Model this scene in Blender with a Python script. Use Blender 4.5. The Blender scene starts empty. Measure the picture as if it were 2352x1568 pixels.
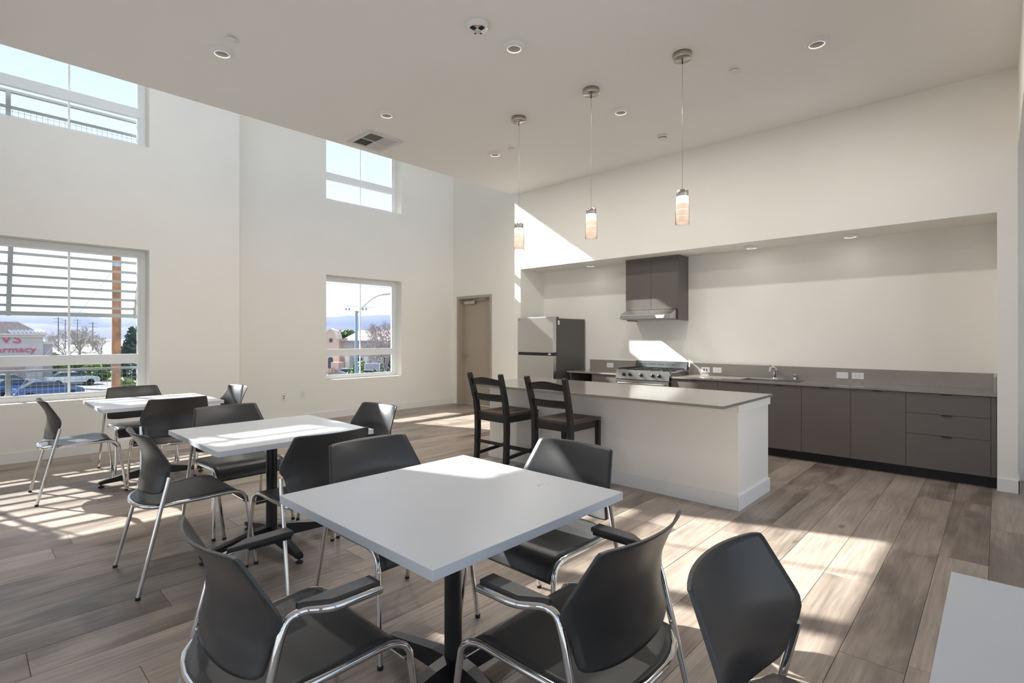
import bpy, bmesh, math, random
from mathutils import Vector, Matrix
random.seed(7)
sc = bpy.context.scene
COL = sc.collection
PI = math.pi

# ------------------------------------------------------------------ camera, sky, sun, exposure
F_PX, CAM_H, YAW = 1193.0, 1.38, 43.1156
cam_d = bpy.data.cameras.new('camera'); cam = bpy.data.objects.new('camera', cam_d); COL.objects.link(cam)
cam.location = (0, 0, CAM_H); cam.rotation_euler = (PI/2, 0, math.radians(YAW-90))
cam_d.sensor_fit = 'HORIZONTAL'; cam_d.sensor_width = 36; cam_d.lens = F_PX/2352*36
cam_d.shift_y = -10/2352; cam_d.clip_start = .05; cam_d.clip_end = 6000
sc.camera = cam

world = bpy.data.worlds.new('sky'); sc.world = world; world.use_nodes = True
wn = world.node_tree; wn.nodes.clear()
wo = wn.nodes.new('ShaderNodeOutputWorld'); wb = wn.nodes.new('ShaderNodeBackground')
wt = wn.nodes.new('ShaderNodeTexCoord'); ws = wn.nodes.new('ShaderNodeSeparateXYZ'); wr = wn.nodes.new('ShaderNodeValToRGB')
wn.links.new(wt.outputs['Generated'], ws.inputs[0]); wn.links.new(ws.outputs['Z'], wr.inputs[0])
wr.color_ramp.elements[0].position = 0.0; wr.color_ramp.elements[0].color = (.91, .945, .98, 1)
wr.color_ramp.elements[1].position = 1.0; wr.color_ramp.elements[1].color = (.44, .62, .95, 1)
e = wr.color_ramp.elements.new(.16); e.color = (.78, .86, .97, 1)
e = wr.color_ramp.elements.new(.42); e.color = (.55, .66, .92, 1)
wn.links.new(wr.outputs[0], wb.inputs[0]); wn.links.new(wb.outputs[0], wo.inputs[0])
wb.inputs[1].default_value = .53

sun_d = bpy.data.lights.new('sun', 'SUN'); sun = bpy.data.objects.new('sun', sun_d); COL.objects.link(sun)
sun_dir = Vector((.36, -1, -.70)).normalized()
sun.rotation_euler = sun_dir.to_track_quat('-Z', 'Y').to_euler(); sun.location = (-8, 40, 30)
sun_d.energy = 6.2; sun_d.angle = math.radians(.55); sun_d.color = (1, .98, .95)

sc.view_settings.view_transform = 'Standard'; sc.view_settings.look = 'None'
sc.view_settings.exposure = 1.5; sc.view_settings.gamma = 1.0; sc.view_settings.use_curve_mapping = False
sc.cycles.max_bounces = 8; sc.cycles.diffuse_bounces = 5; sc.cycles.glossy_bounces = 4; sc.cycles.use_adaptive_sampling = True; sc.cycles.adaptive_threshold = .06
sc.cycles.transparent_max_bounces = 16; sc.cycles.blur_glossy = .15; sc.cycles.use_denoising = True

# ------------------------------------------------------------------ materials
MAT = {}
def mat(name, col, rough=.5, metal=0.0, spec=.5, noise=None, bump=None, coat=0.0):
    """noise = (scale, amount): mottles the colour; bump = (scale, strength)"""
    m = bpy.data.materials.new(name); m.use_nodes = True; nt = m.node_tree
    b = nt.nodes['Principled BSDF']
    b.inputs['Base Color'].default_value = (*col, 1); b.inputs['Roughness'].default_value = rough
    b.inputs['Metallic'].default_value = metal; b.inputs['Specular IOR Level'].default_value = spec
    b.inputs['Coat Weight'].default_value = coat
    if noise or bump:
        tc = nt.nodes.new('ShaderNodeTexCoord')
    if noise:
        n = nt.nodes.new('ShaderNodeTexNoise'); n.inputs['Scale'].default_value = noise[0]; n.inputs['Detail'].default_value = 4
        nt.links.new(tc.outputs['Object'], n.inputs['Vector'])
        r = nt.nodes.new('ShaderNodeValToRGB'); a = noise[1]
        r.color_ramp.elements[0].position = .3; r.color_ramp.elements[1].position = .7
        r.color_ramp.elements[0].color = (*[c*(1-a) for c in col], 1); r.color_ramp.elements[1].color = (*[min(1, c*(1+a)) for c in col], 1)
        nt.links.new(n.outputs['Fac'], r.inputs[0]); nt.links.new(r.outputs[0], b.inputs['Base Color'])
    if bump:
        n2 = nt.nodes.new('ShaderNodeTexNoise'); n2.inputs['Scale'].default_value = bump[0]; n2.inputs['Detail'].default_value = 2
        nt.links.new(tc.outputs['Object'], n2.inputs['Vector'])
        bp = nt.nodes.new('ShaderNodeBump'); bp.inputs['Strength'].default_value = bump[1]; bp.inputs['Distance'].default_value = .002
        nt.links.new(n2.outputs['Fac'], bp.inputs['Height']); nt.links.new(bp.outputs[0], b.inputs['Normal'])
    MAT[name] = m; return m

mat('wall_paint', (.88, .85, .785), .65, noise=(1.5, .012), bump=(90, .15))
mat('ceiling_paint', (.87, .84, .805), .75, bump=(90, .12))
mat('trim_paint', (.84, .82, .785), .45)
mat('island_paint', (.91, .86, .785), .55, bump=(90, .1))
mat('window_vinyl', (.82, .83, .83), .4)
mat('floor_base', (.10, .08, .07), .8)
mat('table_laminate', (.645, .665, .69), .28, noise=(6, .012))
mat('table_edge', (.60, .62, .64), .4)
mat('black_metal', (.012, .012, .013), .3)
mat('chair_plastic', (.043, .042, .042), .34, spec=.5, bump=(900, .08))
mat('chrome', (.74, .74, .74), .10, 1.0)
mat('rubber', (.015, .015, .015), .7)
mat('cabinet_laminate', (.128, .110, .100), .36, noise=(3, .03))
mat('cabinet_edge', (.028, .025, .023), .6)
mat('toe_kick', (.008, .008, .009), .5)
mat('quartz', (.27, .24, .215), .05, spec=1.0, noise=(60, .06))
mat('quartz_island', (.27, .24, .215), .13, spec=.4, noise=(60, .06))
mat('quartz_splash', (.30, .268, .238), .16, noise=(60, .06))
mat('stainless', (.52, .515, .50), .24, 1.0, bump=(200, .03))
mat('cooktop_steel', (.60, .60, .60), .13, 1.0)
mat('guard_dark', (.055, .06, .065), .35)
mat('stainless_dark', (.30, .29, .28), .35, 1.0)
mat('fridge_front', (.64, .62, .595), .30, 1.0)
mat('fridge_side', (.085, .08, .074), .32)
mat('black_plastic', (.016, .016, .018), .35)
mat('black_glass', (.02, .02, .022), .08)
mat('brushed_nickel', (.50, .47, .43), .28, 1.0)
mat('door_paint', (.42, .355, .285), .5)
mat('stool_black', (.016, .015, .014), .42, noise=(40, .4), bump=(160, .5))
mat('stool_seat', (.085, .055, .043), .38, noise=(14, .25))
mat('white_plastic', (.78, .78, .77), .4)
mat('dark_slot', (.03, .03, .03), .6)
mat('grey_lens', (.30, .30, .31), .5, noise=(300, .35))
mat('vent_metal', (.66, .65, .63), .5)
mat('duct_dark', (.05, .05, .05), .8)
mat('alarm_red', (.55, .08, .07), .5)
mat('sticker', (.80, .80, .80), .5)
# outside
mat('asphalt', (.15, .147, .148), .9, noise=(.4, .12))
mat('concrete', (.36, .345, .325), .85, noise=(.8, .08))
mat('lawn', (.30, .36, .11), .95, noise=(1.2, .3))
mat('stucco_pale', (.62, .56, .52), .9, noise=(1, .04))
mat('stucco_peach', (.72, .50, .40), .9, noise=(1, .04))
mat('stucco_grey', (.46, .42, .42), .9, noise=(1, .05))
mat('stucco_trim', (.72, .64, .58), .85)
mat('roof_tile', (.47, .36, .32), .9, noise=(5, .15))
mat('outside_glass', (.06, .08, .10), .1)
mat('sign_red', (.62, .08, .20), .5)
mat('pole_wood', (.36, .18, .09), .9, noise=(2.5, .4), bump=(8, .6))
mat('galvanised', (.42, .47, .50), .5, .4)
mat('awning_metal', (.13, .135, .14), .55)
mat('rail_metal', (.17, .175, .18), .55)
mat('street_pole', (.24, .36, .41), .5)
mat('bark', (.20, .16, .15), .9)
mat('bark_pale', (.34, .29, .28), .9)
mat('leaf_green', (.10, .17, .05), .7, noise=(1.2, .4))
mat('leaf_dark', (.05, .095, .06), .7, noise=(.9, .4))
mat('leaf_lime', (.24, .31, .07), .7, noise=(1.4, .35))
mat('hill_near_haze', (.115, .125, .185), 1.0, noise=(.004, .12))  # blue-violet of the aerial haze is mixed into the base colour
mat('hill_far_haze', (.125, .150, .240), 1.0, noise=(.003, .06))  # distance haze painted in as a paler blue base colour
mat('car_white', (.78, .79, .80), .15, coat=1)
mat('car_blue', (.045, .12, .30), .15, coat=1)
mat('car_silver', (.48, .52, .53), .2, .5)
mat('tyre', (.02, .02, .02), .8)
mat('sign_grey', (.42, .40, .48), .8)

def emit(name, col, s):
    m = bpy.data.materials.new(name); m.use_nodes = True
    b = m.node_tree.nodes['Principled BSDF']; b.inputs['Base Color'].default_value = (*col, 1)
    b.inputs['Emission Color'].default_value = (*col, 1); b.inputs['Emission Strength'].default_value = s
    b.inputs['Roughness'].default_value = .25
    MAT[name] = m
emit('lamp_ring', (1, .84, .72), .30)
emit('shade_glow', (1, .78, .63), .16)
emit('shade_hot', (1, .90, .78), .48)

def glass_mat(name, tint, refl):
    m = bpy.data.materials.new(name); m.use_nodes = True; nt = m.node_tree; nt.nodes.clear()
    o = nt.nodes.new('ShaderNodeOutputMaterial'); mx = nt.nodes.new('ShaderNodeMixShader')
    t = nt.nodes.new('ShaderNodeBsdfTransparent'); t.inputs[0].default_value = (*tint, 1)
    g = nt.nodes.new('ShaderNodeBsdfGlossy'); g.inputs['Roughness'].default_value = .01
    fr = nt.nodes.new('ShaderNodeFresnel'); fr.inputs[0].default_value = refl
    nt.links.new(fr.outputs[0], mx.inputs[0]); nt.links.new(t.outputs[0], mx.inputs[1]); nt.links.new(g.outputs[0], mx.inputs[2])
    nt.links.new(mx.outputs[0], o.inputs[0]); MAT[name] = m
glass_mat('window_glass', (.95, .97, .97), 1.25)
glass_mat('clear_glass', (.975, .97, .965), 1.12)

def wood_floor():
    m = bpy.data.materials.new('oak_plank'); m.use_nodes = True; nt = m.node_tree; L = nt.links
    b = nt.nodes['Principled BSDF']; b.inputs['Specular IOR Level'].default_value = .42
    tc = nt.nodes.new('ShaderNodeTexCoord'); oi = nt.nodes.new('ShaderNodeObjectInfo')
    off = nt.nodes.new('ShaderNodeVectorMath'); off.operation = 'MULTIPLY_ADD'
    cmb = nt.nodes.new('ShaderNodeCombineXYZ')
    for i in range(3): L.new(oi.outputs['Random'], cmb.inputs[i])
    L.new(cmb.outputs[0], off.inputs[0]); off.inputs[1].default_value = (57, 91, 33); L.new(tc.outputs['Object'], off.inputs[2])
    def noise(scale, vec_scale, detail=4, dist=0.0):
        mp = nt.nodes.new('ShaderNodeMapping'); mp.inputs['Scale'].default_value = vec_scale; L.new(off.outputs[0], mp.inputs[0])
        n = nt.nodes.new('ShaderNodeTexNoise'); n.inputs['Scale'].default_value = scale; n.inputs['Detail'].default_value = detail
        n.inputs['Distortion'].default_value = dist; L.new(mp.outputs[0], n.inputs['Vector']); return n
    broad = noise(1.9, (.8, 2.4, 1), 3, .8)        # cloudy light and dark zones in a board
    grain = noise(46, (.07, 1.7, 1), 6, .4)        # fine streaks along the board
    cath = nt.nodes.new('ShaderNodeTexWave'); cath.inputs['Scale'].default_value = 2.6; cath.inputs['Distortion'].default_value = 14
    cath.inputs['Detail'].default_value = 2.5; cath.bands_direction = 'Y'
    mp = nt.nodes.new('ShaderNodeMapping'); mp.inputs['Scale'].default_value = (.38, 2.6, 1); L.new(off.outputs[0], mp.inputs[0]); L.new(mp.outputs[0], cath.inputs['Vector'])
    tone = nt.nodes.new('ShaderNodeValToRGB'); cr = tone.color_ramp
    cr.elements[0].position = 0; cr.elements[0].color = (.185, .145, .119, 1)
    cr.elements[1].position = 1; cr.elements[1].color = (.47, .38, .312, 1)
    x = cr.elements.new(.35); x.color = (.325, .261, .213, 1)
    x = cr.elements.new(.7); x.color = (.395, .327, .27, 1)
    def math_(op, a, bb, va=None, vb=None):
        q = nt.nodes.new('ShaderNodeMath'); q.operation = op
        if a is not None: L.new(a, q.inputs[0])
        else: q.inputs[0].default_value = va
        if bb is not None: L.new(bb, q.inputs[1])
        else: q.inputs[1].default_value = vb
        return q.outputs[0]
    t = math_('MULTIPLY', oi.outputs['Random'], None, vb=.8)
    t2 = math_('MULTIPLY', broad.outputs['Fac'], None, vb=1.75)
    t3 = math_('ADD', t, t2); t4 = math_('SUBTRACT', t3, None, vb=.72)
    L.new(t4, tone.inputs[0])
    gm = nt.nodes.new('ShaderNodeMix'); gm.data_type = 'RGBA'; gm.blend_type = 'MULTIPLY'
    gr = nt.nodes.new('ShaderNodeValToRGB'); gr.color_ramp.elements[0].position = .3; gr.color_ramp.elements[1].position = .62
    gr.color_ramp.elements[0].color = (.62, .60, .60, 1); gr.color_ramp.elements[1].color = (1.06, 1.06, 1.05, 1)
    L.new(grain.outputs['Fac'], gr.inputs[0]); gm.inputs[0].default_value = .55
    L.new(tone.outputs[0], gm.inputs[6]); L.new(gr.outputs[0], gm.inputs[7])
    cm = nt.nodes.new('ShaderNodeMix'); cm.data_type = 'RGBA'; cm.blend_type = 'MULTIPLY'; cm.inputs[0].default_value = .28
    c2 = nt.nodes.new('ShaderNodeValToRGB'); c2.color_ramp.elements[0].position = .25; c2.color_ramp.elements[1].position = .55
    c2.color_ramp.elements[0].color = (.72, .70, .69, 1); c2.color_ramp.elements[1].color = (1.05, 1.05, 1.05, 1)
    L.new(cath.outputs['Fac'], c2.inputs[0]); L.new(gm.outputs[2], cm.inputs[6]); L.new(c2.outputs[0], cm.inputs[7])
    # knots
    vo = nt.nodes.new('ShaderNodeTexVoronoi'); vo.inputs['Scale'].default_value = 1.25
    mp2 = nt.nodes.new('ShaderNodeMapping'); mp2.inputs['Scale'].default_value = (.9, 2.4, 1); L.new(off.outputs[0], mp2.inputs[0]); L.new(mp2.outputs[0], vo.inputs['Vector'])
    kr = nt.nodes.new('ShaderNodeValToRGB'); kr.color_ramp.elements[0].position = .015; kr.color_ramp.elements[1].position = .075
    kr.color_ramp.elements[0].color = (.34, .30, .28, 1); kr.color_ramp.elements[1].color = (1, 1, 1, 1)
    L.new(vo.outputs['Distance'], kr.inputs[0])
    km = nt.nodes.new('ShaderNodeMix'); km.data_type = 'RGBA'; km.blend_type = 'MULTIPLY'; km.inputs[0].default_value = .8
    L.new(cm.outputs[2], km.inputs[6]); L.new(kr.outputs[0], km.inputs[7])
    L.new(km.outputs[2], b.inputs['Base Color'])
    rr = math_('MULTIPLY_ADD', grain.outputs['Fac'], None, vb=.18); rr.node.inputs[2].default_value = .27
    L.new(rr, b.inputs['Roughness'])
    bp = nt.nodes.new('ShaderNodeBump'); bp.inputs['Strength'].default_value = .12; bp.inputs['Distance'].default_value = .002
    L.new(grain.outputs['Fac'], bp.inputs['Height']); L.new(bp.outputs[0], b.inputs['Normal'])
    MAT['oak_plank'] = m
wood_floor()

# ------------------------------------------------------------------ mesh helpers
class MB:
    """collects shapes; build() links them as ONE mesh object"""
    def __init__(s): s.v = []; s.f = []; s.sm = []
    def add(s, vs, fs, smooth=False):
        n = len(s.v); s.v += [tuple(p) for p in vs]; s.f += [tuple(i+n for i in q) for q in fs]; s.sm += [smooth]*len(fs); return s
    def box(s, x0, x1, y0, y1, z0, z1, bev=0.0):
        if x0 > x1: x0, x1 = x1, x0
        if y0 > y1: y0, y1 = y1, y0
        if z0 > z1: z0, z1 = z1, z0
        if bev <= 0:
            return s.add([(x0,y0,z0),(x1,y0,z0),(x1,y1,z0),(x0,y1,z0),(x0,y0,z1),(x1,y0,z1),(x1,y1,z1),(x0,y1,z1)],
                         [(0,3,2,1),(4,5,6,7),(0,1,5,4),(1,2,6,5),(2,3,7,6),(3,0,4,7)])
        bm = bmesh.new(); bmesh.ops.create_cube(bm, size=1)
        for v in bm.verts: v.co = Vector(((v.co.x+.5)*(x1-x0)+x0, (v.co.y+.5)*(y1-y0)+y0, (v.co.z+.5)*(z1-z0)+z0))
        bmesh.ops.bevel(bm, geom=bm.edges[:], offset=min(bev, .49*min(x1-x0, y1-y0, z1-z0)), segments=2, profile=.6, affect='EDGES')
        return s.bm(bm)
    def bm(s, bm, smooth=False):
        bm.verts.index_update()
        s.add([v.co[:] for v in bm.verts], [[v.index for v in f.verts] for f in bm.faces], smooth); bm.free(); return s
    def prism(s, pts, axis, a, b, bev=0.0):
        """extrude a closed 2-D outline (list of pairs) along axis 0/1/2 between a and b"""
        def P(p, t):
            return (t, p[0], p[1]) if axis == 0 else (p[0], t, p[1]) if axis == 1 else (p[0], p[1], t)
        bm = bmesh.new(); A = [bm.verts.new(P(p, a)) for p in pts]; B = [bm.verts.new(P(p, b)) for p in pts]; n = len(pts)
        bm.faces.new(A); bm.faces.new(B[::-1])
        for i in range(n): bm.faces.new([A[i], B[i], B[(i+1) % n], A[(i+1) % n]])
        bmesh.ops.recalc_face_normals(bm, faces=bm.faces[:])
        if bev: bmesh.ops.bevel(bm, geom=bm.edges[:], offset=bev, segments=1, affect='EDGES')
        return s.bm(bm)
    def tube(s, path, r, n=10, closed=False, caps=True):
        """round tube along a list of points; r may be a list"""
        P = [Vector(p) for p in path]; m = len(P); R = r if isinstance(r, (list, tuple)) else [r]*m
        vs = []; fs = []; ref = None
        for i, p in enumerate(P):
            if closed: t = P[(i+1) % m]-P[i-1]
            else: t = P[min(i+1, m-1)]-P[max(i-1, 0)]
            t.normalize()
            if ref is None: ref = Vector((0,0,1)) if abs(t.z) < .9 else Vector((1,0,0))
            ref = ref-t*ref.dot(t)
            if ref.length < 1e-5: ref = t.orthogonal()
            ref.normalize(); bn = t.cross(ref)
            for k in range(n):
                a = 2*PI*k/n; vs.append(p+ref*(R[i]*math.cos(a))+bn*(R[i]*math.sin(a)))
        for i in range(m if closed else m-1):
            j = (i+1) % m
            for k in range(n): fs.append((i*n+k, i*n+(k+1) % n, j*n+(k+1) % n, j*n+k))
        s.add(vs, fs, True)
        if caps and not closed:
            s.add(vs[:n], [tuple(range(n))[::-1]]); s.add(vs[-n:], [tuple(range(n))])
        return s
    def bar(s, path, w, h, up=(0,0,1)):
        """rectangular bar along a path; w across, h along up; scalars or lists"""
        P = [Vector(p) for p in path]; m = len(P); W = w if isinstance(w, (list, tuple)) else [w]*m; H = h if isinstance(h, (list, tuple)) else [h]*m
        vs = []; fs = []
        for i, p in enumerate(P):
            t = (P[min(i+1, m-1)]-P[max(i-1, 0)]).normalized(); u = Vector(up); u = (u-t*u.dot(t)).normalized(); sd = t.cross(u)
            for a, b in ((-1,-1),(1,-1),(1,1),(-1,1)): vs.append(p+sd*(a*W[i]/2)+u*(b*H[i]/2))
        for i in range(m-1):
            for k in range(4): fs.append((i*4+k, i*4+(k+1) % 4, i*4+4+(k+1) % 4, i*4+4+k))
        fs.append((3,2,1,0)); fs.append(tuple(range(4*m-4, 4*m)))
        return s.add(vs, fs)
    def lathe(s, prof, c=(0,0,0), n=24, axis=2, smooth=True):
        """revolve (r, h) pairs about an axis through c"""
        vs = []; fs = []; m = len(prof)
        for r, h in prof:
            for k in range(n):
                a = 2*PI*k/n; x, y = r*math.cos(a), r*math.sin(a)
                q = (x, y, h) if axis == 2 else (h, x, y) if axis == 0 else (y, h, x)
                vs.append((q[0]+c[0], q[1]+c[1], q[2]+c[2]))
        for i in range(m-1):
            for k in range(n): fs.append((i*n+k, i*n+(k+1) % n, (i+1)*n+(k+1) % n, (i+1)*n+k))
        s.add(vs, fs, smooth)
        if prof[0][0] > 1e-6: s.add(vs[:n], [tuple(range(n))[::-1]])
        if prof[-1][0] > 1e-6: s.add(vs[-n:], [tuple(range(n))])
        return s
    def grid(s, fn, nu, nv, smooth=True):
        vs = [fn(i/(nu-1), j/(nv-1)) for j in range(nv) for i in range(nu)]
        fs = [(j*nu+i, j*nu+i+1, (j+1)*nu+i+1, (j+1)*nu+i) for j in range(nv-1) for i in range(nu-1)]
        return s.add(vs, fs, smooth)
    def mesh(s, name):
        me = bpy.data.meshes.new(name); me.from_pydata(s.v, [], s.f); me.update()
        me.polygons.foreach_set('use_smooth', s.sm)
        return me
    def build(s, name, m, parent=None, label=None, off=None):
        if off: s.v = [(p[0]-off[0], p[1]-off[1], p[2]-off[2]) for p in s.v]
        me = s.mesh(name); me.materials.append(MAT[m]); o = bpy.data.objects.new(name, me); COL.objects.link(o)
        if parent is not None: o.parent = parent
        if label: o['label'] = label
        return o

def tag(o, label=None, cat=None, group=None, kind=None):
    if label: o['label'] = label
    if cat: o['category'] = cat
    if group: o['group'] = group
    if kind: o['kind'] = kind
    return o
def empty(name, loc=(0,0,0), rz=0.0, **k):
    o = bpy.data.objects.new(name, None); COL.objects.link(o); o.location = loc; o.rotation_euler = (0,0,rz); o.empty_display_size = .1
    return tag(o, **k)
def copy_tree(o, parent=None):
    c = o.copy(); COL.objects.link(c); c.parent = parent
    for ch in list(o.children): copy_tree(ch, c)
    return c
def struct(name, mb, m, label, cat, parent=None):
    return tag(mb.build(name, m, parent), label, cat, None, 'structure')
def interp(t, pts):
    if t <= pts[0][0]: return pts[0][1]
    for (a, fa), (b, fb) in zip(pts, pts[1:]):
        if t <= b:
            k = (t-a)/(b-a); return fa+(fb-fa)*k
    return pts[-1][1]
def smooth_interp(t, pts):
    n = len(pts)
    if t <= pts[0][0]: return pts[0][1]
    if t >= pts[-1][0]: return pts[-1][1]
    for i in range(n-1):
        a, fa = pts[i]; b, fb = pts[i+1]
        if t <= b:
            def sl(j):
                if j == 0: return (pts[1][1]-pts[0][1])/(pts[1][0]-pts[0][0])
                if j == n-1: return (pts[-1][1]-pts[-2][1])/(pts[-1][0]-pts[-2][0])
                return (pts[j+1][1]-pts[j-1][1])/(pts[j+1][0]-pts[j-1][0])
            h = b-a; k = (t-a)/h; m0, m1 = sl(i)*h, sl(i+1)*h
            return (2*k**3-3*k*k+1)*fa+(k**3-2*k*k+k)*m0+(-2*k**3+3*k*k)*fb+(k**3-k*k)*m1
def round_path(pts, r, n=6):
    """replace the corners of a polyline by arcs of about radius r"""
    P = [Vector(p) for p in pts]; out = [P[0]]
    for i in range(1, len(P)-1):
        a, b, c = P[i-1], P[i], P[i+1]; d1 = (a-b); d2 = (c-b); rr = min(r, d1.length*.49, d2.length*.49)
        p0 = b+d1.normalized()*rr; p2 = b+d2.normalized()*rr
        for k in range(n+1):
            t = k/n; out.append(p0*(1-t)**2+b*(2*t*(1-t))+p2*t*t)
    out.append(P[-1]); return out
def text_mesh(name, body, size, m, parent, loc, rot, extrude=.0, align='CENTER', label=None, sx=1.0):
    cu = bpy.data.curves.new(name, 'FONT'); cu.body = body; cu.size = size; cu.extrude = extrude; cu.align_x = align; cu.align_y = 'CENTER'
    cu.resolution_u = 3
    t = bpy.data.objects.new(name+'_curve', cu); COL.objects.link(t)
    dg = bpy.context.evaluated_depsgraph_get(); me = bpy.data.meshes.new_from_object(t.evaluated_get(dg))
    bpy.data.objects.remove(t); bpy.data.curves.remove(cu)
    me.name = name; me.materials.clear(); me.materials.append(MAT[m])
    o = bpy.data.objects.new(name, me); COL.objects.link(o); o.parent = parent; o.location = loc; o.rotation_euler = rot; o.scale = (sx, 1, 1)
    if label: o['label'] = label
    return o

# ------------------------------------------------------------------ the room
XK, YE, H = 6.39, 5.923, 3.762          # kitchen wall face, ceiling edge, ceiling height
YL, YF, XJ, XD = 7.855, 8.318, 2.735, 7.09   # left window wall, far window wall, jog corner, door wall
XB, YB, ROOF = -2.2, -1.7, 6.0  # unseen left and rear walls set close in to brighten the room
RX, RY0, RY1, RZ = 7.0, .008, 5.788, 2.504   # kitchen recess

def holes_wall(mb, axis, a0, a1, u0, u1, z0, z1, holes):
    """wall slab with rectangular openings; holes = (u0,u1,z0,z1); axis = normal axis"""
    us = sorted({u0, u1, *[h[0] for h in holes], *[h[1] for h in holes]})
    zs = sorted({z0, z1, *[h[2] for h in holes], *[h[3] for h in holes]})
    for i in range(len(us)-1):
        run = None
        for j in range(len(zs)-1):
            cu, cz = (us[i]+us[i+1])/2, (zs[j]+zs[j+1])/2
            hole = any(h[0] < cu < h[1] and h[2] < cz < h[3] for h in holes)
            if not hole:
                if run is None: run = [zs[j], zs[j+1]]
                else: run[1] = zs[j+1]
            if hole or j == len(zs)-2:
                if run:
                    if axis == 1: mb.box(us[i], us[i+1], a0, a1, *run)
                    else: mb.box(a0, a1, us[i], us[i+1], *run)
                run = None
    return mb

W1 = (.140, 1.665); W0 = (-.83, .140); W2 = (4.275, 5.795)
LOW, UPP = (.648, 2.482), (3.78, 5.74)
LOW2, UPP2 = (.650, 2.441), (3.722, 5.54)
struct('wall_left', holes_wall(MB(), 1, YL, YL+.24, XB, XJ, 0, ROOF, [(W0[0], W1[1], *LOW), (W0[0], W1[1], *UPP)]).box(XJ-.24, XJ, YL+.24, YF+.24, 0, ROOF),
       'wall_paint', 'cream painted wall around the big louvred window on the left', 'wall')
struct('wall_far', holes_wall(MB(), 1, YF, YF+.24, XJ, XD, 0, ROOF, [(*W2, *LOW2), (*W2, *UPP2)]),
       'wall_paint', 'cream painted wall with the two stacked windows in the far corner', 'wall')
DY0, DY1, DZ = 7.175, 8.195, 2.215
struct('wall_door', holes_wall(MB(), 0, XD, XD+.24, YE, YF+.24, 0, ROOF, [(DY0, DY1, 0, DZ)]),
       'wall_paint', 'narrow cream wall that holds the beige door', 'wall')
mb = MB().box(XK, RX+.15, -.126, YE, RZ, H).box(XK, RX+.15, RY1, YE, 0, RZ).box(XK, RX+.15, -.126, RY0, 0, RZ).box(RX, RX+.15, RY0, RY1, 0, RZ).box(RX+.15, XD+.24, YE-.135, YE, 0, H)
struct('wall_kitchen', mb, 'wall_paint', 'cream kitchen wall with the long recessed niche', 'wall')
struct('wall_corridor', MB().box(RX, RX+.15, YB, -.126, 0, H), 'wall_paint', 'tan corridor wall just visible at the right edge', 'wall')
struct('ceiling', MB().box(XB, XD+.24, YB, YE-.2, H, H+.3).box(XB, XD+.24, YE-.2, YE, H, H+.3), 'ceiling_paint', 'flat grey white ceiling that stops short of the windows', 'ceiling')
struct('trim_header', MB().box(1.6, XK, -.30, -.126, 3.05, H), 'wall_paint', 'dropped header beam at the upper right corner', 'beam')
CW = [(-2.1, -.1), (0., 2.3), (2.4, 4.7), (4.8, 7.0)]  # added clerestory openings, out of view, bring sky light onto the window walls
struct('wall_clerestory_added', holes_wall(MB(), 1, YE-.2, YE, XB, XD+.24, H+.3, ROOF, [(a, b, 4.12, 5.94) for a, b in CW]), 'wall_paint', 'unseen clerestory wall added above the ceiling edge to light the window walls', 'wall')
struct('roof', MB().box(XB-.24, XD+.24, YE-.2, YF+.24, ROOF, ROOF+.15), 'ceiling_paint', 'high roof over the strip along the windows', 'ceiling')
GB = [(-1.5, .75), (.9, 3.2), (3.35, 5.7)]  # openings added in the unseen left wall to let in fill light
struct('wall_back', holes_wall(MB(), 0, XB-.24, XB, YB, YF+.24, 0, ROOF, [(a, b, .12, 2.6) for a, b in GB]), 'wall_paint', 'unseen cream wall left of the viewer with tall windows added for light', 'wall')
GW = [(-2.0, .3), (.45, 2.65), (2.8, 5.0), (5.15, 6.95)]  # unseen rear wall glazed almost fully, added to raise the room light
struct('wall_rear', holes_wall(MB(), 1, YB-.2, YB, XB, RX+.15, 0, H, [(a, b, .12, 3.66) for a, b in GW]), 'wall_paint', 'unseen cream wall behind the viewer with tall windows added for light', 'wall')

# floor: base slab and individual planks running along X
floor = struct('floor', MB().box(XB, XD+.3, YB, YF+.02, -.20, -.008), 'floor_base', 'grey brown oak plank floor', 'floor')
PW, PL, GAP = .2355, 1.52, .0016
cyaw = math.radians(YAW); FW = Vector((math.cos(cyaw), math.sin(cyaw), 0)); RT = Vector((math.sin(cyaw), -math.cos(cyaw), 0))
def in_view(x, y, z=0.0):
    d = Vector((x, y, z-CAM_H)); dep = d.dot(FW)
    if dep < .4: return False
    u = 1176+F_PX*d.dot(RT)/dep; v = 774-F_PX*d.z/dep
    return -60 < u < 2412 and v < 1640
plank_mesh = {}
def plank(L, W):
    k = (round(L, 3), round(W, 3))
    if k not in plank_mesh:
        x, y, c = L/2-GAP/2, W/2-GAP/2, .0012
        m_ = MB().add([(-x,-y,-.008),(x,-y,-.008),(x,y,-.008),(-x,y,-.008),(-x,-y,-c),(x,-y,-c),(x,y,-c),(-x,y,-c),(-x+c,-y+c,0),(x-c,-y+c,0),(x-c,y-c,0),(-x+c,y-c,0)],
                      [(0,1,5,4),(1,2,6,5),(2,3,7,6),(3,0,4,7),(4,5,9,8),(5,6,10,9),(6,7,11,10),(7,4,8,11),(8,9,10,11)])
        me = m_.mesh('plank'); me.materials.append(MAT['oak_plank']); plank_mesh[k] = me
    return plank_mesh[k]
rest = MB(); n_pl = 0
k0 = math.floor((YB-.042)/PW)
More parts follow.
